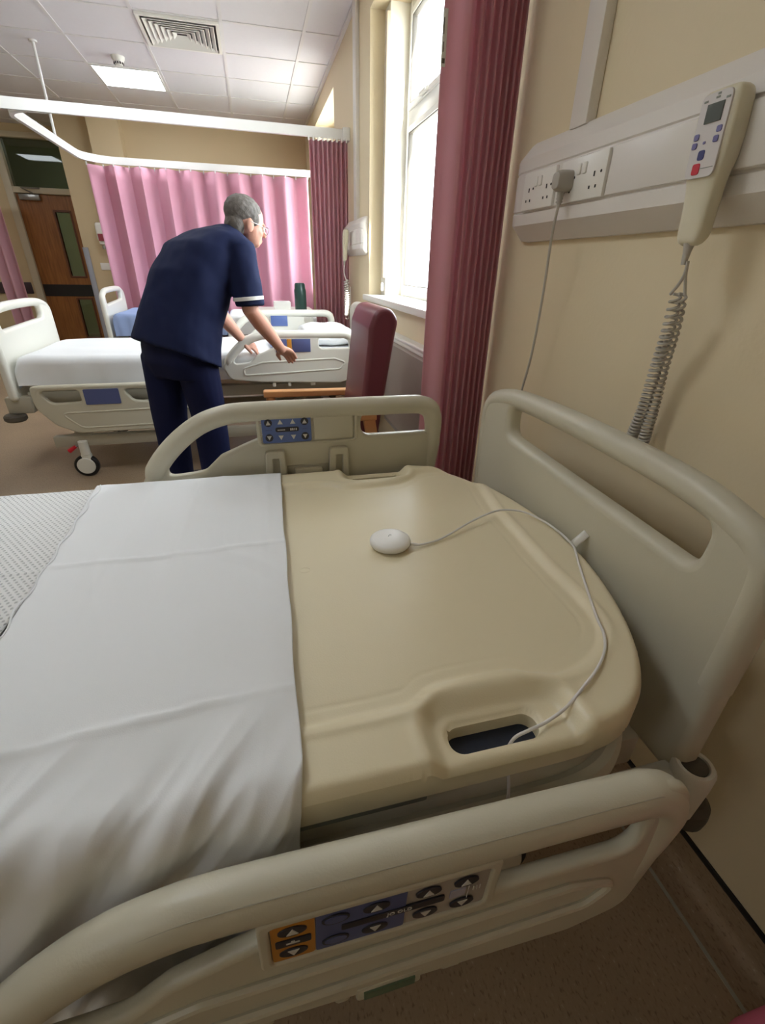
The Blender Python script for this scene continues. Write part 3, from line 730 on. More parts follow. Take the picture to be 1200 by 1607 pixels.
# ================================================================== BEDS
def rail_tube_pts(x0, x1, top):  # centre line of the moulded hand tube along the head rail
    return [(x0+p[0], top+p[1]) for p in [(-0.318, -0.215), (-0.305, -0.178), (-0.268, -0.13), (-0.22, -0.086), (-0.17, -0.053), (-0.115, -0.034), (-0.06, -0.027), (0.1, -0.026), (0.3, -0.026), (0.42, -0.027)]]
def head_rail(bed, dx, y, top, out, name='side_rail', panels='none', m=M_BED, thick=0.030, h1=None, tilt=None):
    """head-end side rail in the plane y; out = +1/-1 points away from the mattress"""
    ol = roundpoly([(0.508, -0.006, 0.07), (0.512, -0.15, 0.10), (0.492, -0.305, 0.05), (0.40, -0.335, 0.05), (-0.12, -0.315, 0.1), (-0.31, -0.295, 0.06), (-0.345, -0.215, 0.04),
                    (-0.318, -0.165, 0.02), (-0.27, -0.105, 0.04), (-0.21, -0.055, 0.05), (-0.14, -0.018, 0.05), (-0.06, -0.004, 0.05)], 6)
    h1 = rrect(*(h1 or (0.263, 0.495, -0.110, -0.040)), 0.032, 6)
    h2 = roundpoly([(-0.012, -0.034, 0.012), (-0.012, -0.098, 0.02), (-0.06, -0.116, 0.03), (-0.13, -0.145, 0.03), (-0.175, -0.186, 0.03), (-0.215, -0.192, 0.02), (-0.278, -0.196, 0.018),
                    (-0.262, -0.148, 0.03), (-0.21, -0.10, 0.04), (-0.15, -0.064, 0.04), (-0.08, -0.042, 0.04)], 6)
    tr_ = lambda lp: [(p[0]+dx, p[1]+top) for p in lp]
    bm = bmesh.new()
    into(bm, plate(tr_(ol), [tr_(h1), tr_(h2)], thick, min(0.009, thick*0.4), XZ(y+out*0.004), 4))
    P = rail_tube_pts(dx, 0, top)
    right = [(dx+p[0], top+p[1]) for p in [(0.448, -0.031), (0.470, -0.043), (0.484, -0.068), (0.488, -0.11), (0.487, -0.17), (0.478, -0.235)]]
    cl = catmull([Vector((a, y, b)) for a, b in P+right], 7)
    nn = len(cl); rr = [0.0265*(0.55+0.45*min(1, i/7)) if i < 7 else (0.0265-0.014*max(0, (i-(nn-21))/21)**1.5) for i in range(nn)]
    tube(bm, cl, rr, 18)
    seam = [c+Vector((0, out*0.0175, 0.0195)) for c in cl[10:nn-30]]
    if out < 0:  # long raised loop rib moulded on the outer face
        lp = roundpoly([(-0.22, -0.268, 0.03), (0.40, -0.242, 0.03), (0.44, -0.20, 0.02), (0.36, -0.175, 0.02), (-0.10, -0.19, 0.03), (-0.22, -0.225, 0.02)], 6)
        tube(bm, [(p[0]+dx, y+out*0.018, p[1]+top) for p in lp], 0.006, 8, closed=True)
        for xx in (0.05, 0.20, -0.05, 0.21):
            box(bm, dx+xx, dx+xx+0.022, y-0.01, y+0.014, top-0.348, top-0.32, 0.005)
    if tilt: bmesh.ops.rotate(bm, verts=bm.verts, cent=(-0.05, y, top), matrix=Matrix.Rotation(tilt, 3, 'Y'))
    r = bm_link(name, bm, m, bed, angle=40)
    bm = bmesh.new(); tube(bm, seam, 0.0007, 6)
    if tilt: bmesh.ops.rotate(bm, verts=bm.verts, cent=(-0.05, y, top), matrix=Matrix.Rotation(tilt, 3, 'Y'))
    bm_link('parting_line', bm, M_FRAME, r)
    fy = y+out*0.019   # outer face
    if panels == 'inner':     # face seen from the mattress side
        iy = y-0.0125
        bm = bmesh.new(); into(bm, plate(tr_(rrect(-0.028, 0.252, -0.122, -0.030, 0.012)), [tr_(rrect(-0.018, 0.243, -0.115, -0.037, 0.008))], 0.008, 0.003, XZ(iy), 2))
        bm_link('panel_bezel', bm, m, r)
        bx('blank_plate', m, r, dx+0.128, dx+0.238, iy-0.0035, iy+0.001, top-0.110, top-0.040, 0.0015)
        # latch hinges and bottom bar
        for xx in (0.0, 0.18):
            bm = bmesh.new(); into(bm, plate(tr_(roundpoly([(xx-0.012, -0.135, 0.012), (xx+0.042, -0.135, 0.01), (xx+0.046, -0.26, 0.004), (xx-0.016, -0.26, 0.004)])), [tr_(rrect(xx+0.007, xx+0.026, -0.24, -0.158, 0.003))], 0.022, 0.004, XZ(y-0.016), 2))
            bm_link('hinge_bracket', bm, m, r)
        bx('hinge_recess', M_FRAME, r, dx+0.046, dx+0.165, y-0.013, y-0.009, top-0.26, top-0.186, 0.001)
        bx('release_handle', m, r, dx+0.066, dx+0.145, y-0.028, y-0.010, top-0.25, top-0.192, 0.005)
    return r, tr_
def tri(x, z, s, up=True):
    k = 1 if up else -1
    return [(x-s, z-k*s*0.85), (x+s, z-k*s*0.85), (x, z+k*s*0.95)]
def panel_inner(bed, dx, y, top):
    iy = y-0.0145
    bm = bmesh.new(); into(bm, plate([(p[0]+dx, p[1]+top) for p in rrect(-0.014, 0.120, -0.113, -0.039, 0.006)], [], 0.006, 0.001, XZ(iy), 1))
    cp = bm_link('control_panel', bm, M_BLUEP, bed)
    f = iy-0.0034
    for (x, up) in ((0.004, 1), (0.004, 0), (0.102, 1), (0.102, 0)):
        z = top-0.055 if up else top-0.097
        bm = bmesh.new(); lathe(bm, [(0, -0.0012), (0.0105, -0.0012), (0.0105, 0.0012), (0, 0.0012)], (dx+x, f, z), (0, 1, 0), 20)
        b = bm_link('round_button', bm, M_BTN, cp)
        bm = bmesh.new(); into(bm, plate([(dx+q[0], q[1]) for q in tri(x, z, 0.0066, up)], [], 0.002, 0.0004, XZ(f-0.0012), 1)); bm_link('arrow', bm, M_ARROW, cp)
    for x in (0.036, 0.070):
        for up in (1, 0):
            z = top-0.054 if up else top-0.098
            bm = bmesh.new(); into(bm, plate([(dx+q[0], q[1]) for q in tri(x, z, 0.0072, up)], [], 0.002, 0.0004, XZ(f), 1)); bm_link('arrow', bm, M_ARROW, cp)
    bm = bmesh.new(); into(bm, plate([(p[0]+dx, p[1]+top) for p in rrect(0.022, 0.086, -0.082, -0.069, 0.006)], [], 0.002, 0.0004, XZ(f), 1))
    bm_link('display_strip', bm, M_BTN, cp)
    bm = bmesh.new()
    for (a, b) in ((0.062, 0.066), (0.067, 0.071), (0.073, 0.075), (0.077, 0.080)): box(bm, dx+a, dx+b, f-0.0018, f-0.0008, top-0.0785, top-0.0725)
    for i in range(7): box(bm, dx+0.028+i*0.003, dx+0.030+i*0.003, f-0.0016, f-0.0008, top-0.0775, top-0.0745)
    for i in range(5): box(bm, dx-0.004+i*0.0035, dx-0.0015+i*0.0035, f+0.0002, f+0.0012, top-0.0775, top-0.0745, 0, 1); 
    for i in range(4): box(bm, dx+0.096+i*0.0035, dx+0.0985+i*0.0035, f+0.0002, f+0.0012, top-0.0775, top-0.0745, 0, 1)
    bm_link('legend', bm, [M_ARROW, M_BLUED], cp, flat=True)
def panel_outer(bed, dx, y, top, tilt):
    fy = y-0.0185
    P = lambda a, b, c, d, r=0.006: [(p[0]+dx, p[1]+top) for p in rrect(a, b, c, d, r)]
    bm = bmesh.new(); into(bm, plate(P(-0.046, 0.224, -0.150, -0.048, 0.012), [P(-0.034, 0.212, -0.139, -0.059, 0.008)], 0.010, 0.003, XZ(fy+0.001), 2))
    RT = lambda b: bmesh.ops.rotate(b, verts=b.verts, cent=(-0.05, y, top), matrix=Matrix.Rotation(tilt, 3, 'Y'))
    RT(bm); r = bm_link('panel_bezel', bm, M_BED, bed)
    bm = bmesh.new(); into(bm, plate(P(-0.034, 0.212, -0.139, -0.059, 0.006), [], 0.005, 0.001, XZ(fy+0.002), 1)); RT(bm)
    cp = bm_link('control_panel', bm, M_GRYP, bed)
    f = fy-0.001
    def pc(name, lp, m, th=0.0016, dy=0.0): bm = bmesh.new(); into(bm, plate([(p[0]+dx, p[1]+top) for p in lp], [], th, 0.0003, XZ(f+dy), 1)); RT(bm); return bm_link(name, bm, m, cp)
    pc('amber_field', rrect(-0.033, 0.012, -0.138, -0.060, 0.005), M_AMB)
    pc('blue_field', rrect(0.013, 0.112, -0.138, -0.060, 0.003), M_BLUED)
    def el(x, z, a, b): return [(x+a*math.cos(2*PI*i/22), z+b*math.sin(2*PI*i/22)) for i in range(22)]
    for x in (-0.011, 0.078, 0.137, 0.182):
        for up in (1, 0):
            z = -0.076 if up else -0.122
            pc('oval_button', el(x, z, 0.0150, 0.0092), M_BTN, 0.002, -0.001); pc('arrow', tri(x, z, 0.0062, up), M_ARROW, 0.0016, -0.002)
    pc('display_strip', rrect(-0.029, 0.008, -0.106, -0.092, 0.003), M_BTN, 0.002, -0.001)
    pc('display_strip', rrect(0.040, 0.158, -0.105, -0.093, 0.003), M_BTN, 0.002, -0.001)
    for z in (-0.076, -0.122):
        pc('outlined_button', el(0.034, z, 0.0150, 0.0098), M_BTN, 0.002, -0.001)
        pc('outlined_button', el(0.034, z, 0.0122, 0.0072), M_BLUED, 0.002, -0.0015)
    Mx = Matrix.Translation((dx+0.105, f-0.0022, top-0.099)) @ Matrix.Rotation(PI/2, 4, 'X')
    bm = bmesh.new(); into(bm, text('JO OLD', 0.0085, Mx))
    # small bed and figure pictograms
    for (a, b, c, d) in ((0.028, 0.040, -0.079, -0.077), (0.026, 0.032, -0.074, -0.072), (0.034, 0.042, -0.074, -0.0725), (0.027, 0.041, -0.1205, -0.119), (0.030, 0.039, -0.1255, -0.124),
                         (-0.018, -0.004, -0.101, -0.0985), (-0.013, -0.009, -0.098, -0.0955), (0.186, 0.1865, -0.112, -0.086), (0.192, 0.193, -0.098, -0.09), (0.196, 0.197, -0.098, -0.09), (0.200, 0.201, -0.098, -0.09)):
        box(bm, dx+a, dx+b, f-0.0024, f-0.0014, top+c, top+d)
    RT(bm); bm_link('legend', bm, M_ARROW, cp, flat=True)
    pc('pictogram', rrect(0.165, 0.184, -0.108, -0.092, 0.001), mat('pale_lilac', (176, 172, 186), 0.5), 0.0014, -0.0002)

def headboard(bed, name, x, yc, top, m=M_BED, bottom=0.45, hw=0.455):
    T = top
    ol = roundpoly([(yc-hw, bottom, 0.03), (yc-hw, T-0.045, 0.075), (yc-hw+0.12, T-0.012, 0.15), (yc, T+0.004, 0.4), (yc+hw-0.12, T-0.012, 0.15), (yc+hw, T-0.045, 0.075), (yc+hw, bottom, 0.03)], 10)
    h = roundpoly([(yc-0.34, T-0.132, 0.034), (yc-0.345, T-0.052, 0.03), (yc-0.25, T-0.034, 0.1), (yc, T-0.028, 0.3), (yc+0.25, T-0.034, 0.1), (yc+0.29, T-0.052, 0.03), (yc+0.285, T-0.115, 0.034)], 8)
    bm = bmesh.new(); into(bm, plate(ol, [h], 0.046, 0.018, YZ(x), 5))
    # thicker moulded rim round the top
    rim = catmull([Vector((x, yc+a, T+b)) for a, b in [(-hw+0.022, -0.30), (-hw+0.022, -0.12), (-hw+0.035, -0.065), (-hw+0.085, -0.038), (-0.25, -0.018), (0, -0.012), (0.25, -0.018), (hw-0.085, -0.038), (hw-0.035, -0.065), (hw-0.022, -0.12), (hw-0.022, -0.30)]], 8)
    tube(bm, rim, 0.0255, 16)
    return bm_link(name, bm, m, bed, angle=40)
def castor(bed, x, y, pedal=False, sgn=1):
    bm = bmesh.new(); lathe(bm, [(0.02, 0.145), (0.028, 0.15), (0.028, 0.235), (0.02, 0.24)], (x, y, 0), n=18)
    lathe(bm, [(0.0, -0.026), (0.05, -0.026), (0.054, -0.02), (0.054, 0.02), (0.05, 0.026), (0, 0.026)], (x-0.012, y, 0.075), (0, 1, 0), 26)
    box(bm, x-0.03, x+0.03, y-0.02, y+0.02, 0.10, 0.155, 0.01)
    c = bm_link('castor', bm, M_BEDW, bed)
    bm = bmesh.new(); lathe(bm, [(0.045, -0.018), (0.066, -0.018), (0.072, -0.012), (0.072, 0.012), (0.066, 0.018), (0.045, 0.018)], (x-0.012, y, 0.073), (0, 1, 0), 30)
    bm_link('tyre', bm, M_BLK, c)
    if pedal:
        bm = bmesh.new(); tube(bm, [(x, y, 0.225), (x-0.045, y-0.01, 0.205)], 0.008, 8); bm_link('pedal_lever', bm, M_STEEL, c)
        bm = bmesh.new(); tube(bm, [(x-0.04, y-0.01, 0.208), (x-0.085, y-0.012, 0.178)], [0.010, 0.014], 10); bm_link('brake_pedal', bm, M_RED, c)
def foot_rail(bed, dx, y, top, out, panel=True, m=M_BED):
    ol = roundpoly([(-1.445, 0.0, 0.03), (-0.62, 0.0, 0.1), (-0.55, -0.05, 0.1), (-0.50, -0.13, 0.08), (-0.52, -0.29, 0.08), (-1.25, -0.295, 0.10), (-1.36, -0.24, 0.10), (-1.445, -0.13, 0.12)], 8)
    hA = roundpoly([(-1.405, -0.03, 0.02), (-1.19, -0.03, 0.02), (-1.185, -0.10, 0.02), (-1.35, -0.105, 0.05)], 6)
    hB = roundpoly([(-0.95, -0.03, 0.02), (-0.63, -0.035, 0.05), (-0.58, -0.10, 0.04), (-0.64, -0.13, 0.04), (-0.90, -0.10, 0.04)], 6)
    tr_ = lambda lp: [(p[0]+dx, p[1]+top) for p in lp]
    bm = bmesh.new(); into(bm, plate(tr_(ol), [tr_(hA), tr_(hB)], 0.032, 0.010, XZ(y), 4))
    tube(bm, catmull([Vector((dx+a, y, top+b)) for a, b in [(-1.425, -0.06), (-1.41, -0.025), (-1.36, -0.015), (-1.0, -0.014), (-0.65, -0.014), (-0.6, -0.03)]], 6), 0.018, 14)
    lp = roundpoly([(-1.32, -0.165, 0.02), (-0.60, -0.155, 0.03), (-0.55, -0.2, 0.03), (-0.60, -0.255, 0.03), (-1.22, -0.26, 0.06)], 6)
    tube(bm, [(dx+p[0], y+out*0.014, top+p[1]) for p in lp], 0.006, 8, closed=True)
    r = bm_link('side_rail', bm, m, bed, angle=40)
    if panel:
        bm = bmesh.new(); into(bm, plate(tr_(rrect(-1.165, -0.97, -0.118, -0.025, 0.008)), [], 0.006, 0.001, XZ(y+out*0.018), 1)); bm_link('control_panel', bm, M_BLUED, bed)
    return r

def bed_base(bed, dx, yc, deckz, m=M_FRAME, wy=0.42, cy=0.45):
    bm = bmesh.new()
    for s in (-1, 1): box(bm, dx-1.42, dx+0.5, yc+s*wy-0.025, yc+s*wy+0.025, 0.20, 0.27, 0.006)
    for x in (-1.30, -0.5, 0.40): box(bm, dx+x-0.03, dx+x+0.03, yc-wy, yc+wy, 0.205, 0.265, 0.005)
    bm_link('base_frame', bm, m, bed)
    bm = bmesh.new()
    for x in (-0.95, 0.15):
        for s in (-1, 1): tube(bm, [(dx+x-0.18, yc+s*0.25, 0.24), (dx+x+0.1, yc+s*0.25, deckz-0.09)], 0.028, 10)
    for s in (-1, 1): box(bm, dx-1.5, dx+0.56, yc+s*0.36-0.03, yc+s*0.36+0.03, deckz-0.13, deckz-0.06, 0.006)
    for i in range(7): box(bm, dx-1.4+i*0.30, dx-1.34+i*0.30, yc-0.36, yc+0.36, deckz-0.12, deckz-0.075, 0.004)
    bm_link('lift_frame', bm, m, bed)
    castor(bed, dx-1.26, yc-cy, True); castor(bed, dx+0.42, yc-cy); castor(bed, dx-1.26, yc+cy); castor(bed, dx+0.42, yc+cy)
def bed_end_hardware(bed, dx, yc, xh, z=0.48):
    for s in (-1, 1):
        y = yc+s*0.43
        bm = bmesh.new(); lathe(bm, [(0.030, -0.10), (0.034, -0.02), (0.034, 0.012), (0.030, 0.018), (0.024, 0.018), (0.021, 0.012), (0.021, -0.03), (0.0, -0.03)], (xh+0.002, y-s*0.005, z+0.005), n=24)
        box(bm, xh-0.14, xh+0.01, y-s*0.02-0.02, y-s*0.02+0.02, z-0.08, z, 0.01)
        o = bm_link('pole_socket', bm, M_BEDW, bed)
        bm = bmesh.new(); lathe(bm, [(0, 0), (0.021, 0.0), (0.021, 0.008), (0, 0.010)], (xh+0.002, y-s*0.005, z+0.013), n=20); bm_link('socket_plug', bm, M_GREY, o)
        bm = bmesh.new(); lathe(bm, [(0, -0.03), (0.025, -0.03), (0.036, -0.02), (0.038, 0), (0.036, 0.02), (0.025, 0.03), (0, 0.03)], (xh+0.035, y-s*0.005, z-0.115), n=24)
        box(bm, xh-0.05, xh+0.05, y-s*0.03-0.015, y-s*0.03+0.015, z-0.145, z-0.095, 0.006)
        bm_link('corner_bumper', bm, M_GREY, bed)

# ---------------------------------------------------------------- near bed
b1 = thing('hospital_bed', (-0.45, 0.77, 0.0), 'near beige hospital bed with bare moulded head platform against the right wall', 'bed', 'ward hospital beds')
# moulded platform from a height field
OUT_N = [(0.622, 0.77), (0.614, 0.66), (0.592, 0.56), (0.556, 0.46), (0.512, 0.385), (0.455, 0.333), (0.38, 0.312), (0.25, 0.309), (0.1, 0.309), (-0.05, 0.309), (-0.2, 0.309), (-0.36, 0.309)]
INN_N = [(0.524, 0.77), (0.520, 0.66), (0.522, 0.55), (0.515, 0.49), (0.490, 0.45), (0.445, 0.418), (0.39, 0.404), (0.345, 0.412), (0.305, 0.428), (0.20, 0.425), (0.17, 0.410), (0.14, 0.400), (0.0, 0.398), (-0.2, 0.398), (-0.36, 0.398)]
INN_F = [(0.526, 0.77), (0.530, 0.90), (0.548, 1.02), (0.556, 1.08), (0.540, 1.135), (0.50, 1.168), (0.45, 1.18), (0.405, 1.17), (0.36, 1.13), (0.31, 1.112), (0.20, 1.110), (0.15, 1.13), (0.10, 1.142), (-0.1, 1.142), (-0.36, 1.142)]
def loop_from(near, far):
    n_ = catmull([Vector(p) for p in near], 6); f_ = catmull([Vector(p) for p in far], 6)
    return np.array([(v.x, v.y) for v in n_]+[(v.x, v.y) for v in f_[::-1]][:-1])
outl = loop_from(OUT_N, [(x, 1.54-y) for x, y in OUT_N])
innl = loop_from(INN_N, INN_F)
def sdf(px, py, poly):
    a = poly; b = np.roll(poly, -1, 0)
    d2 = np.full(px.shape, 1e9); ins = np.zeros(px.shape, bool)
    for (x0, y0), (x1, y1) in zip(a, b):
        ex, ey = x1-x0, y1-y0; L2 = ex*ex+ey*ey+1e-18
        t_ = np.clip(((px-x0)*ex+(py-y0)*ey)/L2, 0, 1)
        d2 = np.minimum(d2, (px-x0-t_*ex)**2+(py-y0-t_*ey)**2)
        c = ((y0 > py) != (y1 > py)) & (px < (x1-x0)*(py-y0)/(y1-y0+1e-18)+x0)
        ins ^= c
    d = np.sqrt(d2); return np.where(ins, -d, d)
def sstep(a, b, v): t_ = np.clip((v-a)/(b-a), 0, 1); return t_*t_*(3-2*t_)
def sd_rr(px, py, x0, x1, y0, y1, r):
    qx = np.abs(px-(x0+x1)/2)-(x1-x0)/2+r; qy = np.abs(py-(y0+y1)/2)-(y1-y0)/2+r
    return np.minimum(np.maximum(qx, qy), 0)+np.hypot(np.maximum(qx, 0), np.maximum(qy, 0))-r
ZR = 0.730
HOLES = [(0.190, 0.318, 0.333, 0.372), (0.215, 0.36, 1.178, 1.210)]
RECS = [(0.165, 0.362, 0.20, 0.392), (0.205, 0.378, 1.152, 1.40)]
def deck_z(px, py, do, di):
    z = np.full(px.shape, ZR)
    z -= 0.009*sstep(0.006, -0.012, di)                       # sunk pan
    z += 0.0022*np.exp(-((di-0.012)/0.006)**2)                 # bead along the rim
    z -= 0.0012*np.exp(-((di+0.032)/0.0022)**2)                # fine crease inside the pan
    for (x0, x1, y0, y1) in RECS:
        r = sd_rr(px, py, x0, x1, y0, y1, 0.03)
        z = z - 0.020*sstep(0.016, -0.012, r)*1.0
        z += 0.0020*np.exp(-((r-0.020)/0.007)**2)
    for hcoord in HOLES:
        hd = sd_rr(px, py, *hcoord, 0.018)
        z -= 0.008*np.clip((0.010-hd)/0.010, 0, 1)**2
    rr_ = 0.016; q = np.clip(rr_+do, 0, rr_)
    z -= rr_-np.sqrt(np.maximum(rr_*rr_-q*q, 0))
    return z
st_ = 0.0038
gx = np.arange(-0.07, 0.632, st_); gy = np.arange(0.300, 1.242, st_)
PX, PY = np.meshgrid(gx, gy, indexing='ij')
def snap(PX, PY, f, lim):
    e = 1e-4
    for _ in range(3):
        d = f(PX, PY); gx_ = (f(PX+e, PY)-d)/e; gy_ = (f(PX, PY+e)-d)/e; n2 = gx_**2+gy_**2+1e-9
        msk = np.abs(d) < lim
        PX = np.where(msk & lim_mask, PX-d*gx_/n2, PX); PY = np.where(msk & lim_mask, PY-d*gy_/n2, PY)
    return PX, PY
fo = lambda x, y: sdf(x, y, outl)
d0 = fo(PX, PY); keep = d0 < st_*0.5
lim_mask = np.abs(d0) < st_*0.75
PX, PY = snap(PX, PY, fo, st_*0.8)
hole_keep = np.zeros_like(keep)
for hc in HOLES:
    fh = lambda x, y, hc=hc: sd_rr(x, y, *hc, 0.018)
    dh = fh(PX, PY); hole_keep |= dh < -st_*0.5
    lim_mask = np.abs(dh) < st_*0.75
    PX, PY = snap(PX, PY, fh, st_*0.8)
DO = fo(PX, PY); DI = sdf(PX, PY, innl)
PZ = deck_z(PX, PY, np.minimum(DO, 0), DI)
bm = bmesh.new(); vid = {}
nx_, ny_ = PX.shape
ok = keep & ~hole_keep
for i in range(nx_-1):
    for j in range(ny_-1):
        if ok[i, j] and ok[i+1, j] and ok[i+1, j+1] and ok[i, j+1]:
            q = []
            for (a, b) in ((i, j), (i+1, j), (i+1, j+1), (i, j+1)):
                if (a, b) not in vid: vid[(a, b)] = bm.verts.new((PX[a, b], PY[a, b], PZ[a, b]))
                q.append(vid[(a, b)])
            bm.faces.new(q)
be = [e for e in bm.edges if len(e.link_faces) == 1]
def drop(edges, dz, inset=0.0):
    r = bmesh.ops.extrude_edge_only(bm, edges=edges)
    vs = [g for g in r['geom'] if isinstance(g, bmesh.types.BMVert)]
    es = [g for g in r['geom'] if isinstance(g, bmesh.types.BMEdge)]
    for v in vs: v.co.z = dz(v.co)
    return [e for e in es if all(v in set_ for v in e.verts) ] if False else [e for e in es if len(e.link_faces) == 1]
e2 = drop(be, lambda c: 0.702)
e3 = drop(e2, lambda c: 0.676)
bmesh.ops.recalc_face_normals(bm, faces=bm.faces)
bm_link('head_platform', bm, M_DECK, b1, angle=60, recalc=False)
# small moulded mark on the pan
bm = bmesh.new(); tube(bm, [(0.045+0.010*math.cos(2*PI*i/20), 0.756+0.008*math.sin(2*PI*i/20), 0.7208) for i in range(20)], 0.0008, 6, closed=True); bm_link('moulded_mark', bm, M_DECK, b1)
# navy mattress cover and lower tray
def inset_loop(poly, s, yc=0.77, xc=0.1): return [(xc+(x-xc)*s, yc+(y-yc)*s) for x, y in poly]
bm = bmesh.new(); into(bm, plate([tuple(p) for p in inset_loop(outl, 0.975)], [], 0.020, 0.006, XY(0.671), 2)); bm_link('mattress_cover', bm, M_NAVY, b1)
bm = bmesh.new(); into(bm, plate([tuple(p) for p in inset_loop(outl, 0.955)], [], 0.056, 0.022, XY(0.612), 4))
tube(bm, [(x, y, 0.588) for x, y in inset_loop(outl, 0.972)], 0.020, 10, closed=True); bm_link('lower_tray', bm, M_BED, b1)
bx('edge_plate', M_GREYP, b1, -0.30, 0.150, 0.314, 0.335, 0.656, 0.676, 0.003)
headboard(b1, 'headboard', 0.658, 0.806, 0.966)
r1, _ = head_rail(b1, 0.0, 1.27, 0.925, +1, panels='inner'); panel_inner(b1, 0.0, 1.27, 0.925)
TILT = 0.035
r2, _ = head_rail(b1, -0.026, 0.247, 0.724, -1, thick=0.022, h1=(0.218, 0.448, -0.135, -0.045), tilt=TILT); panel_outer(b1, -0.012, 0.247, 0.727, TILT)
bed_base(b1, 0.0, 0.77, 0.62, wy=0.30, cy=0.30); bed_end_hardware(b1, 0, 0.77, 0.658)
bm = bmesh.new(); box(bm, 0.04, 0.13, 0.23, 0.245, 0.385, 0.42, 0.004); box(bm, 0.05, 0.12, 0.228, 0.231, 0.392, 0.413, 0, 1); bm_link('label_bracket', bm, [M_BED, mat('green_label', (96, 116, 92), 0.5)], b1)
headboard(b1, 'footboard', -1.56, 0.77, 0.966)

# ---------------------------------------------------------------- near bed linen
def near_sheet(name, label, cat, xa, xb, zoff, m, hem=0.50, seed=0, nx=170, amp=1.0):
    """cloth lying over the mattress and hanging down both sides"""
    path = []     # (y, z, ny, nz, s): s = distance past the near top edge, negative on top
    yN, yF, zt, rc, rf = 0.296, 1.236, 0.738+zoff, 0.045, 0.030
    zh = hem; k = 56
    for i in range(k): path.append((yN, zh+(zt-rc-zh)*i/k, -1, 0, rc*PI/2+(zt-rc-zh)*(1-i/k)))
    for i in range(14): a = PI-i*(PI/2)/14; path.append((yN+rc+rc*math.cos(a), zt-rc+rc*math.sin(a), math.cos(a), math.sin(a), rc*(a-PI/2)))
    for i in range(141): y = yN+rc+(yF-rf-yN-rc)*i/140; path.append((y, zt, 0, 1, yN+rc-y))
    for i in range(1, 11): a = PI/2-i*(PI/2)/10; path.append((yF-rf+rf*math.cos(a), zt-rf+rf*math.sin(a), math.cos(a), math.sin(a), -2))
    for i in range(1, 22): path.append((yF, zt-rf-(zt-rf-0.56)*i/21, 1, 0, -2))
    ridge = lambda v: (1-abs(noise.noise(v)*1.6))
    bm = bmesh.new(); rows = []
    for i in range(nx+1):
        u = i/nx; row = []
        for (y, z, n_y, n_z, s) in path:
            x = xa+(xb-xa)*u
            x += -0.012*u**6*min(1, max(0, s)/0.12)-(0.022*(1.236-y)/0.94)*u**4+0.022*(1-u)**4*(1.236-y)/0.94
            x += 0.004*u**6*noise.noise(Vector((1.7, y*9, z*7+seed)))
            d = amp*(0.0030*noise.noise(Vector((x*4+seed, y*4, 0)))+0.0014*noise.noise(Vector((x*12+seed, y*6+x*4, 2.3))))
            d += amp*0.0022*max(0, ridge(Vector((x*3.0-y*2.2+seed, x*1.2+y*2.6, 5)))-0.80)*5*(0.4+0.6*u)
            if s > -1.5:
                for yc_, a_, ph in ((0.845, 0.0048, 0.0), (0.447, 0.0042, 1.3)):
                    yy = y-(yc_+0.010*math.sin(7*x+ph)+0.012*x+0.004*noise.noise(Vector((x*20, ph, 0))))
                    if n_z > 0.9: d += amp*a_*math.exp(-(yy/0.0045)**2)*(0.7+0.6*noise.noise(Vector((x*9, yc_, seed))))
                for xc_, sl, a_ in ((-0.20, 0.04, 0.0026), (-0.31, 0.06, 0.0020), (-0.02, 0.01, 0.0016)):
                    xx = x-(xc_+sl*(y-0.8)); d += amp*a_*math.exp(-(xx/0.011)**2)*float(sstep(0.55, 1.0, np.array(y)))
                w = float(sstep(-0.16, 0.10, np.array(s)))
                q = x+0.55*s
                f1 = noise.noise(Vector((q*13+seed, s*3.0, 1)))+0.55*noise.noise(Vector((q*27+seed, s*6.0-x*3, 3)))
                f2 = ridge(Vector((q*9+seed*2, s*5+x*4, 8)))-0.7
                f3 = noise.noise(Vector((x*6, s*10+seed, 6)))
                f4 = ridge(Vector((q*26+seed*3, s*9+x*5, 12)))-0.7
                d += amp*w*(0.013*f1+0.017*f2+0.006*f3+0.010*f4)
                if s > 0: d = 0.020*math.tanh(d/0.020)
                d = max(d, -0.005 if -0.05 < s < 0.06 and x > -0.075 else -0.02)
            row.append(bm.verts.new((x, y+n_y*d, z+n_z*d-0.004*u**10)))
        rows.append(row)
    for a, b in zip(rows[:-1], rows[1:]):
        for j in range(len(path)-1): bm.faces.new((a[j], a[j+1], b[j+1], b[j]))
    bmesh.ops.recalc_face_normals(bm, faces=bm.faces)
    o = bm_link(name, bm, m, None, angle=80, recalc=False)
    s_ = o.modifiers.new('thickness', 'SOLIDIFY'); s_.thickness = 0.004; s_.offset = -1
    return tag(o, label, cat)
mt = bx('mattress', M_NAVY, None, -1.5, -0.075, 0.345, 1.205, 0.675, 0.720, 0.022)
tag(mt, 'dark navy mattress under the white sheet on the near bed', 'mattress')
near_sheet('bed_sheet', 'smooth white sheet turned down over the near bed beside the bare platform', 'sheet', -0.436, 0.024, 0.004, M_SHEET, hem=0.39, seed=0)
near_sheet('cellular_blanket', 'white cellular blanket with small holes at the left of the near bed', 'blanket', -1.48, -0.42, -0.002, M_WAFFLE, seed=5, nx=150, amp=0.8)
hem_o = bpy.data.objects['bed_sheet']
bm = bmesh.new(); rg = []
tube(bm, [(-0.424+0.004*math.sin(i*0.9), 0.33+0.88*i/60, 0.7445+0.002*noise.noise(Vector((0, i*0.2, 0)))) for i in range(61)], 0.0016, 6)
bm_link('stitched_hem', bm, M_SHEET, hem_o)

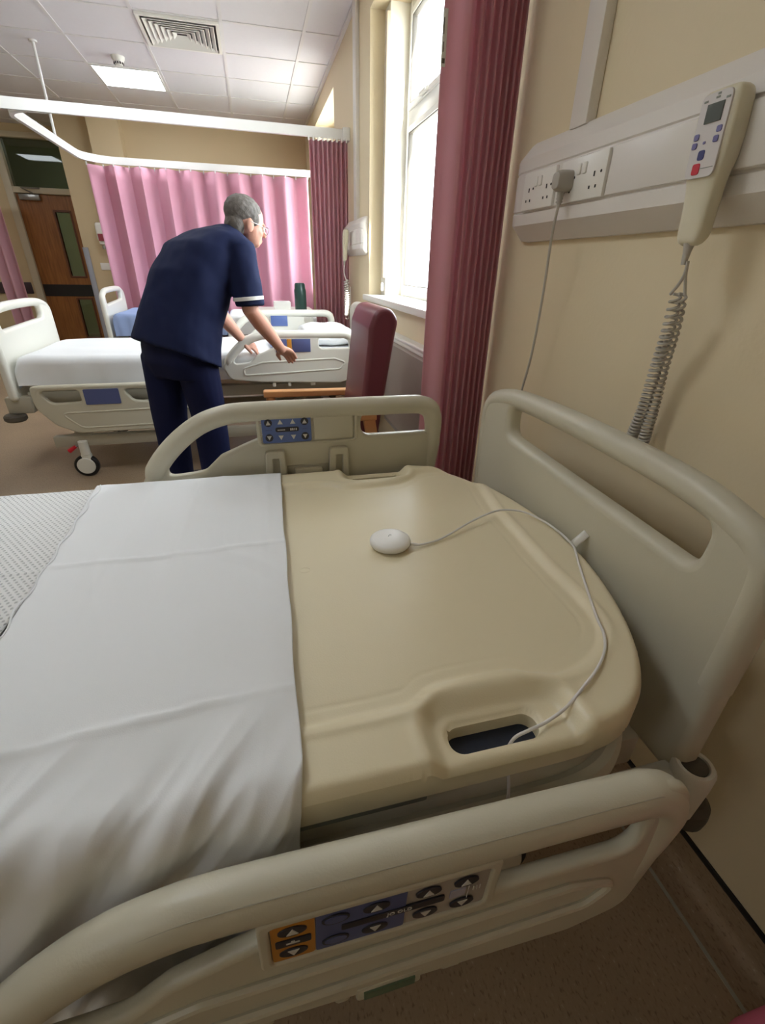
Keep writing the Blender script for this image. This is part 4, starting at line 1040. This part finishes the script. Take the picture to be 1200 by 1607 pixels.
# ---------------------------------------------------------------- sensor puck and its cable
t = thing('sensor_puck', (0.232, 0.808, 0.7215), 'white round puck shaped device lying on the beige bed platform', 'device')
bm = bmesh.new(); prof = [(0, 0), (0.034, 0.0), (0.040, 0.003), (0.0435, 0.008), (0.0440, 0.012), (0.0425, 0.016), (0.038, 0.0195), (0.028, 0.0225), (0.014, 0.0237), (0, 0.024)]
lathe(bm, prof, (0.232, 0.808, 0.7215), n=44); bm_link('shell', bm, M_PUCK, t)
bm = bmesh.new(); tube(bm, [(0.227, 0.806, 0.7458), (0.231, 0.812, 0.7458), (0.235, 0.810, 0.7458)], 0.0005, 6); bm_link('faint_mark', bm, M_GREYP, t)
t = thing('charging_cable', (0.4, 0.7, 0.73), 'thin white cable running from the puck over the platform into the handle slot', 'cable')
bm = bmesh.new()
P = [(0.274, 0.790, 0.730), (0.290, 0.788, 0.727), (0.330, 0.797, 0.7255), (0.365, 0.812, 0.727), (0.405, 0.832, 0.731), (0.445, 0.850, 0.736), (0.50, 0.870, 0.740), (0.535, 0.872, 0.741), (0.575, 0.855, 0.740), (0.600, 0.810, 0.737), (0.610, 0.760, 0.735), (0.609, 0.725, 0.735), (0.604, 0.695, 0.735),
     (0.582, 0.650, 0.734), (0.556, 0.595, 0.734), (0.529, 0.537, 0.734), (0.508, 0.490, 0.734), (0.494, 0.455, 0.7345), (0.470, 0.422, 0.735), (0.435, 0.393, 0.735), (0.397, 0.370, 0.735), (0.360, 0.352, 0.725), (0.325, 0.343, 0.716), (0.296, 0.338, 0.714), (0.277, 0.340, 0.70), (0.268, 0.342, 0.66)]
tube(bm, catmull(P, 8), 0.0023, 10)
tube(bm, catmull([(0.262, 0.318, 0.668), (0.263, 0.312, 0.65), (0.262, 0.305, 0.62), (0.258, 0.300, 0.55)], 8), 0.0023, 10)
bm_link('wire', bm, M_CORD, t)
bm = bmesh.new(); lathe(bm, [(0.0018, 0.016), (0.0036, 0.0)], (0.272, 0.7905, 0.7300), (0.99, -0.05, -0.12), n=12); bm_link('strain_relief', bm, M_CORD, t)
tg = bm = bmesh.new(); n_ = 14
rings = [[Vector((0.607+0.002*math.cos(i*0.7), 0.716-0.0036*i*0.75, 0.737+0.004*math.sin(i*PI/7))) + Vector((q*0.026, 0, q*0.024)) for q in (0, 0.5, 1)] for i in range(9)]
vv = [[bm.verts.new(p) for p in r] for r in rings]
for a, b in zip(vv[:-1], vv[1:]):
    for j in range(2): bm.faces.new((a[j], a[j+1], b[j+1], b[j]))
o = bm_link('tape_tag', bm, M_WHITE, t); s = o.modifiers.new('thickness', 'SOLIDIFY'); s.thickness = 0.0012

# ---------------------------------------------------------------- the nurse's bed
DX2, Y2 = 0.115, 3.62
b2 = thing('hospital_bed', (-0.35, Y2, 0.0), 'white made-up hospital bed beside the bending person in navy', 'bed', 'ward hospital beds')
headboard(b2, 'headboard', 0.785, Y2+0.02, 1.0, M_BEDW); headboard(b2, 'footboard', -1.44, Y2, 1.015, M_BEDW, 0.50)
head_rail(b2, DX2, 3.16, 0.885, -1, m=M_BEDW); head_rail(b2, DX2, 4.06, 0.935, +1, m=M_BEDW)
foot_rail(b2, DX2, 3.15, 0.592, -1); foot_rail(b2, DX2, 4.08, 0.592, +1, False)
bed_base(b2, DX2, Y2, 0.60); bed_end_hardware(b2, DX2, Y2, 0.785)
for s in (-1, 1):
    bm = bmesh.new(); box(bm, -1.50, -1.36, Y2+s*0.40-0.03, Y2+s*0.40+0.03, 0.42, 0.52, 0.012); bm_link('footboard_bracket', bm, M_FRAME, b2)
    bm = bmesh.new(); lathe(bm, [(0, -0.02), (0.05, -0.02), (0.06, -0.01), (0.06, 0.01), (0.05, 0.02), (0, 0.02)], (-1.47, Y2+s*0.43, 0.40), n=24); bm_link('corner_bumper', bm, M_GREY, b2)
for (_a, _b, _c, _d) in ((0.085, 0.205, 4.045, 0.86),):
    bx('control_panel', M_BLUEP, b2, DX2+0.0, DX2+0.13, 4.04, 4.046, 0.815, 0.895, 0.002)
bx('control_panel', M_BLUED, b2, DX2-0.01, DX2+0.06, 3.136, 3.142, 0.755, 0.835, 0.002)
bx('control_panel', M_AMB, b2, DX2+0.062, DX2+0.09, 3.136, 3.142, 0.755, 0.835, 0.002)
bx('control_panel', M_BLUED, b2, DX2+0.092, DX2+0.21, 3.136, 3.142, 0.755, 0.835, 0.002)
def made_mattress(x0, x1, y0, y1, zb, zt, m, label, cat, name, seed=0, head=0.0):
    bm = bmesh.new(); n1, n2 = 90, 46
    rings = []
    for i in range(n1+1):
        u = i/n1; x = x0+(x1-x0)*u; e = min(u, 1-u)*(x1-x0)
        r = 0.06; q = max(0, r-e); dz = r-math.sqrt(max(0, r*r-q*q)); up = head*max(0, (u-0.62)/0.38)**1.2
        ring = []
        prof = [(y0, zb), (y0, zb+0.25*(zt-zb)), (y0, zb+0.5*(zt-zb)), (y0, zt-0.045), (y0+0.006, zt-0.022), (y0+0.022, zt-0.006), (y0+0.045, zt)]
        for k in range(1, 30): prof.append((y0+0.045+(y1-y0-0.09)*k/30, zt))
        prof += [(y1-0.045, zt), (y1-0.022, zt-0.006), (y1-0.006, zt-0.022), (y1, zt-0.045), (y1, zb)]
        for (y, z) in prof:
            w = noise.noise(Vector((x*5+seed, y*5, z*6))); v = noise.noise(Vector((x*14+seed, z*5, y*3)))
            side = 1 if (y < y0+0.03 or y > y1-0.03) else 0
            yy = y+(0.012*w+0.008*v)*side*(1 if y > (y0+y1)/2 else 1)
            ring.append(Vector((x+0.01*side*v, yy, z-dz*(1 if z > zb+0.03 else 0)+0.006*w*(1-side)+up)))
        rings.append(ring)
    loft(bm, rings)
    o = bm_link(name, bm, m, None, angle=70); return tag(o, label, cat)
made_mattress(-1.40, 0.72, 3.20, 4.04, 0.585, 0.745, M_SHEET, 'white sheeted mattress on the bed the person in navy bends over', 'mattress', 'made_mattress', 3, 0.0)
def pillow(name, c, hx, hy, hz, m, label, rot=0.0):
    bm = bmesh.new(); n = 26; V = {}
    for side in (1, -1):
        for i in range(n+1):
            for j in range(n+1):
                u, v = 2*i/n-1, 2*j/n-1
                h = hz*((1-abs(u)**3)*(1-abs(v)**3))**0.45
                pin = 1-0.07*(u*u*(1-0)+v*v)*0.5
                if side == -1 and (i in (0, n) or j in (0, n)): continue
                w = 0.012*noise.noise(Vector((u*3, v*3, side)))
                V[(side, i, j)] = bm.verts.new((c[0]+u*hx*pin*math.cos(rot)-v*hy*pin*math.sin(rot), c[1]+u*hx*pin*math.sin(rot)+v*hy*pin*math.cos(rot), c[2]+side*h+w*(h/hz)+0.0))
        g = lambda i, j: V.get((side, i, j)) or V[(1, i, j)]
        for i in range(n):
            for j in range(n): bm.faces.new((g(i, j), g(i+1, j), g(i+1, j+1), g(i, j+1)))
    return tag(bm_link(name, bm, m, None, angle=70), label, 'pillow' if 'pillow' in name else 'folded gown')
pillow('pillow', (0.50, 3.68, 0.80), 0.20, 0.33, 0.065, M_SHEET, 'plump white pillow at the head of the bed by the window')
pillow('folded_gown', (0.22, 3.50, 0.762), 0.15, 0.16, 0.022, M_PALEBLUE, 'pale blue folded gown lying on the white bed by the pillow')

# ---------------------------------------------------------------- third bed, mostly hidden
DX3, Y3 = 0.10, 5.72
b3 = thing('hospital_bed', (-0.35, Y3, 0.0), 'pale hospital bed seen in front of the drawn pink curtain behind the bending person', 'bed', 'ward hospital beds')
headboard(b3, 'headboard', 0.77, Y3, 1.0, M_BEDW); headboard(b3, 'footboard', -1.40, Y3, 1.01, M_BEDW, 0.50, 0.42)
bed_base(b3, DX3, Y3, 0.60)
made_mattress(-0.29, 0.70, Y3-0.42, Y3+0.40, 0.60, 0.78, M_SHEET, 'white sheeted mattress on the bed by the drawn pink curtain', 'mattress', 'made_mattress', 8)
o = made_mattress(-1.35, -0.30, Y3-0.44, Y3+0.42, 0.60, 0.80, M_PALEBLUE, 'pale blue blanket over the foot of the bed by the drawn curtain', 'blanket', 'folded_blanket', 9)

# ---------------------------------------------------------------- bedside cabinet with flask and box behind the nurse's bed
t = thing('bedside_cabinet', (0.26, 4.52, 0.0), 'pale bedside cabinet standing behind the white made-up bed', 'cabinet')
bx('carcass', M_BEDW, t, 0.04, 0.48, 4.30, 4.75, 0.06, 0.88, 0.006); bx('top_board', M_BEDW, t, 0.02, 0.50, 4.28, 4.77, 0.88, 0.905, 0.006)
bx('drawer_front', M_BEDW, t, 0.06, 0.46, 4.292, 4.30, 0.66, 0.86, 0.004); bx('door', M_BEDW, t, 0.06, 0.46, 4.292, 4.30, 0.10, 0.64, 0.004)
bm = bmesh.new()
for x in (0.07, 0.45):
    for y in (4.34, 4.71): lathe(bm, [(0, 0), (0.02, 0), (0.025, 0.03), (0.02, 0.06)], (x, y, 0), n=12)
bm_link('feet', bm, M_GREY, t)
t = thing('drinks_flask', (0.39, 4.40, 0.905), 'dark green flask standing on the pale bedside cabinet', 'flask')
bm = bmesh.new(); lathe(bm, [(0, 0), (0.047, 0), (0.050, 0.006), (0.050, 0.15), (0.048, 0.165)], (0.39, 4.40, 0.905), n=28); bm_link('body', bm, M_BOTTLE, t)
bm = bmesh.new(); lathe(bm, [(0.046, 0.163), (0.044, 0.20), (0.036, 0.212), (0, 0.214)], (0.39, 4.40, 0.905), n=28); bm_link('lid', bm, M_BOTTLE, t)
tag(bx('tissue_box', M_WHITE, None, 0.16, 0.30, 4.34, 4.46, 0.905, 0.975, 0.006), 'small white box on the bedside cabinet left of the dark flask', 'box')

# ---------------------------------------------------------------- burgundy high-back chair
ch = thing('armchair', (0.28, 2.25, 0.0), 'burgundy high-backed armchair with wooden arms between the two beds', 'chair')
prof = roundpoly([(0.385, 0.40, 0.02), (0.430, 0.70, 0.1), (0.460, 0.95, 0.1), (0.464, 1.02, 0.05), (0.494, 1.092, 0.05), (0.560, 1.100, 0.05), (0.594, 1.05, 0.05), (0.580, 0.98, 0.1), (0.535, 0.70, 0.1), (0.490, 0.40, 0.02)], 6)
bm = bmesh.new(); into(bm, plate(prof, [], 0.42, 0.022, XZ(2.25), 4)); bm_link('backrest', bm, M_VINYL, ch)
bm = bmesh.new(); box(bm, 0.0, 0.42, 2.05, 2.45, 0.36, 0.48, 0.03, 0, 4); bm_link('seat', bm, M_VINYL, ch)
for y in (2.015, 2.495):
    bm = bmesh.new(); into(bm, plate(roundpoly([(0.0, 0.635, 0.008), (0.49, 0.632, 0.006), (0.49, 0.662, 0.01), (0.0, 0.668, 0.012)], 4), [], 0.055, 0.006, XZ(y), 2)); bm_link('armrest', bm, M_WOOD, ch)
    bm = bmesh.new(); tube(bm, [(0.03, y, 0.0), (0.035, y, 0.637)], [0.018, 0.024], 14); bm_link('leg', bm, M_WOOD, ch)
    bm = bmesh.new(); rings = [[Vector((xx+a*0.026, y+b*0.018, z)) for a, b in ((-1, -1), (1, -1), (1, 1), (-1, 1))] for xx, z in ((0.56, 0.0), (0.50, 0.38), (0.458, 0.633))]
    loft(bm, rings); bm_link('leg', bm, M_WOOD, ch)
    bx('side_rail', M_WOOD, ch, 0.03, 0.50, y-0.012, y+0.012, 0.33, 0.385, 0.004)

# pink visitor chair, only a corner of its seat shows
ch = thing('visitor_chair', (0.74, -0.15, 0.0), 'pink upholstered chair whose corner shows at the bottom right of the picture', 'chair')
bm = bmesh.new(); box(bm, 0.468, 0.82, -0.38, 0.092, 0.385, 0.455, 0.028, 0, 4); bm_link('seat', bm, M_PINKV, ch)
bm = bmesh.new(); box(bm, 0.765, 0.835, -0.38, 0.08, 0.455, 0.86, 0.028, 0, 4); bm_link('backrest', bm, M_PINKV, ch)
for x in (0.51, 0.79):
    for y in (-0.34, 0.045):
        bm = bmesh.new(); tube(bm, [(x, y, 0.0), (x, y, 0.39)], [0.014, 0.019], 12); bm_link('leg', bm, M_WOOD, ch)

# ================================================================== THE NURSE
pn = thing('person', (-0.43, 2.79, 0.0), 'grey haired person in navy tunic and trousers bending over the white bed', 'person')
F = Vector((0.66, 0.75, 0)); Rr = Vector((0.75, -0.66, 0)); Z_ = Vector((0, 0, 1))
def hand(bm, wrist, d, palm_n, side, curl=0.9, s=1.0):
    """five fingers: d = pointing direction, palm_n = palm normal, side = thumb side direction"""
    d, palm_n = Vector(d).normalized(), Vector(palm_n).normalized()
    sd = d.cross(palm_n).normalized()
    if sd.dot(Vector(side)) < 0: sd = -sd
    W = Vector(wrist)
    loft(bm, [ering(W+d*x*s, sd*a*s, palm_n*b*s, 16, 2.6) for x, a, b in ((-0.02, 0.027, 0.021), (0.01, 0.030, 0.019), (0.05, 0.040, 0.017), (0.085, 0.042, 0.015), (0.095, 0.036, 0.012))])
    for k, (off, ln) in enumerate(((0.030, 0.070), (0.010, 0.080), (-0.011, 0.074), (-0.031, 0.058))):
        p = W+d*0.085*s+sd*off*s; dirv = d.copy(); pts = [p-d*0.02*s]; 
        for seg in (0.45, 0.32, 0.23):
            pts.append(p.copy()); dirv = (dirv*math.cos(curl*0.75)+palm_n*math.sin(curl*0.75)).normalized() if len(pts) > 1 else dirv
            palm_n2 = palm_n - d*0
            p = p+dirv*ln*seg*s
        pts.append(p); tube(bm, pts, [0.0095*s, 0.0095*s, 0.0088*s, 0.0082*s, 0.0068*s][:len(pts)], 10)
    p = W+d*0.022*s+sd*0.026*s
    td = (d*0.6+sd*0.75+palm_n*0.25).normalized(); t2 = (d*0.9+sd*0.25+palm_n*0.35).normalized()
    tube(bm, [p-td*0.012*s, p+td*0.035*s, p+td*0.035*s+t2*0.030*s, p+td*0.035*s+t2*0.052*s], [0.013*s, 0.0125*s, 0.010*s, 0.0075*s], 10)
# head frame
HC_ = Vector((0.0, 2.88, 1.432)); hd = Vector((0.90, 0.38, -0.22)).normalized(); hs = hd.cross(Z_).normalized(); hu = hs.cross(hd).normalized()
bm = bmesh.new()
def el_(c, a, b, cc): ellipsoid(bm, c, (hd*a, hs*b, hu*cc))
el_(HC_+hu*0.028-hd*0.010, 0.096, 0.077, 0.086)
el_(HC_-hu*0.030+hd*0.032, 0.056, 0.062, 0.072)
el_(HC_-hu*0.074+hd*0.052, 0.030, 0.040, 0.024)
el_(HC_+hd*0.080+hu*0.010, 0.014, 0.050, 0.016)
tube(bm, [HC_+hd*0.086+hu*0.004, HC_+hd*0.104-hu*0.026, HC_+hd*0.100-hu*0.036], [0.009, 0.014, 0.012], 12)
el_(HC_+hd*0.080-hu*0.056, 0.014, 0.024, 0.006); el_(HC_+hd*0.078-hu*0.066, 0.014, 0.021, 0.006)
for s in (-1, 1):
    el_(HC_-hd*0.008+hs*s*0.077-hu*0.012, 0.020, 0.008, 0.032); el_(HC_+hd*0.052+hs*s*0.040-hu*0.026, 0.024, 0.02, 0.022)
spine = [Vector((-0.43, 2.79, 0.84)), Vector((-0.37, 2.80, 1.0)), Vector((-0.30, 2.82, 1.15)), Vector((-0.215, 2.85, 1.27)), Vector((-0.14, 2.865, 1.345)), Vector((-0.085, 2.875, 1.38))]
tube(bm, [Vector((-0.12, 2.866, 1.35)), Vector((-0.055, 2.872, 1.385)), HC_-hu*0.05-hd*0.025], [0.068, 0.060, 0.056], 16)
loft(bm, [ering(c, Rr*a, F*b-Z_*tl, 24, 2.4) for c, a, b, tl in zip(spine, (0.17, 0.165, 0.175, 0.18, 0.15, 0.07), (0.11, 0.105, 0.115, 0.11, 0.08, 0.05), (0.02, 0.04, 0.06, 0.07, 0.05, 0.03))])
SR, ER, WR = Vector((-0.045, 2.745, 1.315)), Vector((-0.022, 2.735, 1.035)), Vector((0.128, 2.965, 0.805))
SL, EL, WL = Vector((-0.26, 2.985, 1.31)), Vector((-0.235, 3.06, 1.03)), Vector((-0.105, 3.165, 0.845))
for S, E_, W_ in ((SR, ER, WR), (SL, EL, WL)):
    tube(bm, [S, S.lerp(E_, 0.5), E_, E_.lerp(W_, 0.3), E_.lerp(W_, 0.7), W_, W_+(W_-E_).normalized()*0.02], [0.058, 0.052, 0.043, 0.045, 0.036, 0.028, 0.027], 16)
hand(bm, WR, (0.50, 0.72, -0.42), (0.30, -0.2, -0.92), (-0.7, 0.7, 0.1), 0.75)
hand(bm, WL, (0.72, 0.35, -0.55), (0.1, 0.5, -0.8), (0.4, -0.9, 0), 0.6)
legs = [(Vector((-0.515, 2.855, 0.80)), Vector((-0.545, 2.875, 0.46)), Vector((-0.555, 2.855, 0.09))), (Vector((-0.335, 2.735, 0.80)), Vector((-0.315, 2.760, 0.46)), Vector((-0.315, 2.735, 0.09)))]
for h_, k_, a_ in legs: tube(bm, [h_, h_.lerp(k_, 0.5), k_, k_.lerp(a_, 0.35), a_], [0.088, 0.075, 0.056, 0.055, 0.038], 16)
me = remeshed(bm, 0.0045, 5); link('body', me, M_SKIN, pn, 80)
# hair
bm = bmesh.new()
ellipsoid(bm, HC_+hu*0.045-hd*0.022, (hd*0.096, hs*0.083, hu*0.080)); ellipsoid(bm, HC_-hu*0.018-hd*0.058, (hd*0.050, hs*0.070, hu*0.062))
for s in (-1, 1): ellipsoid(bm, HC_+hs*s*0.070+hd*0.010+hu*0.022, (hd*0.030, hs*0.012, hu*0.034))
me = remeshed(bm, 0.005, 3)
for v in me.vertices: v.co += v.normal*0.003*noise.noise(v.co*60)
link('hair', me, M_HAIR, pn, 80)
# eyes and spectacles
for s in (-1, 1):
    bm = bmesh.new(); ellipsoid(bm, HC_+hd*0.080+hs*s*0.030-hu*0.006, (hd*0.010, hs*0.011, hu*0.010), 12, 8); bm_link('eye', bm, M_WHITE, pn)
bm = bmesh.new()
for s in (-1, 1):
    c = HC_+hd*0.100+hs*s*0.031-hu*0.008
    tube(bm, [c+hs*0.022*math.cos(2*PI*i/20)+hu*0.017*math.sin(2*PI*i/20) for i in range(20)], 0.0017, 6, closed=True)
    tube(bm, [c+hs*s*0.022+hu*0.006, HC_+hs*s*0.082+hd*0.03+hu*0.002, HC_+hs*s*0.083-hd*0.012+hu*0.004], 0.0019, 6)
bm_link('spectacles', bm, M_STEEL, pn)
# trousers
bm = bmesh.new()
loft(bm, [ering(Vector((-0.425, 2.79, z)), Rr*a, F*b, 24, 2.5) for z, a, b in ((0.96, 0.175, 0.125), (0.86, 0.195, 0.142), (0.78, 0.20, 0.145), (0.70, 0.185, 0.12))])
for h_, k_, a_ in legs: tube(bm, [h_, h_.lerp(k_, 0.5), k_, k_.lerp(a_, 0.5), a_-Z_*0.02], [0.112, 0.106, 0.095, 0.092, 0.088], 18)
me = remeshed(bm, 0.009, 5)
for v in me.vertices: v.co += v.normal*0.006*noise.noise(Vector((v.co.x*9, v.co.y*9, v.co.z*5)))
link('trousers', me, M_TROU, pn, 80)
# tunic
bm = bmesh.new()
loft(bm, [ering(c, Rr*a-Z_*ta, F*b-Z_*tl, 28, 2.4) for c, a, b, ta, tl in [
    (Vector((-0.425, 2.785, 0.815)), 0.242, 0.172, 0.035, 0.075), (Vector((-0.405, 2.79, 0.90)), 0.225, 0.160, 0.03, 0.07), (Vector((-0.37, 2.80, 1.01)), 0.208, 0.150, 0.02, 0.065),
    (Vector((-0.305, 2.82, 1.15)), 0.212, 0.152, 0.0, 0.075), (Vector((-0.225, 2.845, 1.265)), 0.215, 0.140, 0, 0.085), (Vector((-0.155, 2.862, 1.335)), 0.185, 0.105, 0, 0.065), (Vector((-0.10, 2.870, 1.375)), 0.10, 0.075, 0, 0.04), (Vector((-0.075, 2.874, 1.390)), 0.072, 0.066, 0, 0.04)]])
for S, E_ in ((SR, ER), (SL, EL)):
    tube(bm, [S.lerp(spine[4], 0.35), S, S.lerp(E_, 0.5), S.lerp(E_, 0.93)], [0.085, 0.080, 0.076, 0.074], 20)
me = remeshed(bm, 0.009, 6)
for v in me.vertices: v.co += v.normal*(0.008*noise.noise(Vector((v.co.x*7, v.co.y*7, v.co.z*4+3)))+0.004*noise.noise(v.co*18))
link('tunic', me, M_TUNIC, pn, 80)
for S, E_ in ((SR, ER), (SL, EL)):
    bm = bmesh.new(); dv = (E_-S).normalized(); a_ = dv.orthogonal().normalized(); b_ = dv.cross(a_); c = S.lerp(E_, 0.80)
    loft(bm, [ering(c+dv*h, a_*r, b_*r, 28) for h, r in ((-0.009, 0.074), (-0.008, 0.0795), (0.008, 0.0792), (0.009, 0.074))]); bm_link('sleeve_trim', bm, M_WHITE, pn)
for h_, k_, a_ in legs:
    bm = bmesh.new()
    rg = [ering(Vector((a_.x, a_.y, 0))+F*x+Z_*z, Rr*w, F*0.02+Z_*hz, 16, 2.6) for x, z, w, hz in ((-0.075, 0.045, 0.026, 0.035), (-0.05, 0.05, 0.036, 0.046), (0.0, 0.05, 0.040, 0.048), (0.07, 0.040, 0.045, 0.037), (0.14, 0.032, 0.046, 0.029), (0.185, 0.026, 0.034, 0.022), (0.20, 0.022, 0.018, 0.014))]
    loft(bm, rg); bm_link('shoe', bm, M_SHOE, pn)
# ------------------------------------------------------------------ other ceiling lights beyond the frame, two of them added as fill
light_panel(-2, -2, 'square ceiling light panel above the foot of the near bed')
light_panel(-5, -10, 'added square ceiling fill light on the near side of the ward')  # unseen panel, added to lift the dark floor, lower wall and near rail
light_panel(-2, -6, 'added square ceiling fill light above the far side of the near bed')  # unseen panel, added for more overhead light around the near bed
light_panel(-6, 2, 'square ceiling light panel over the far left bay')
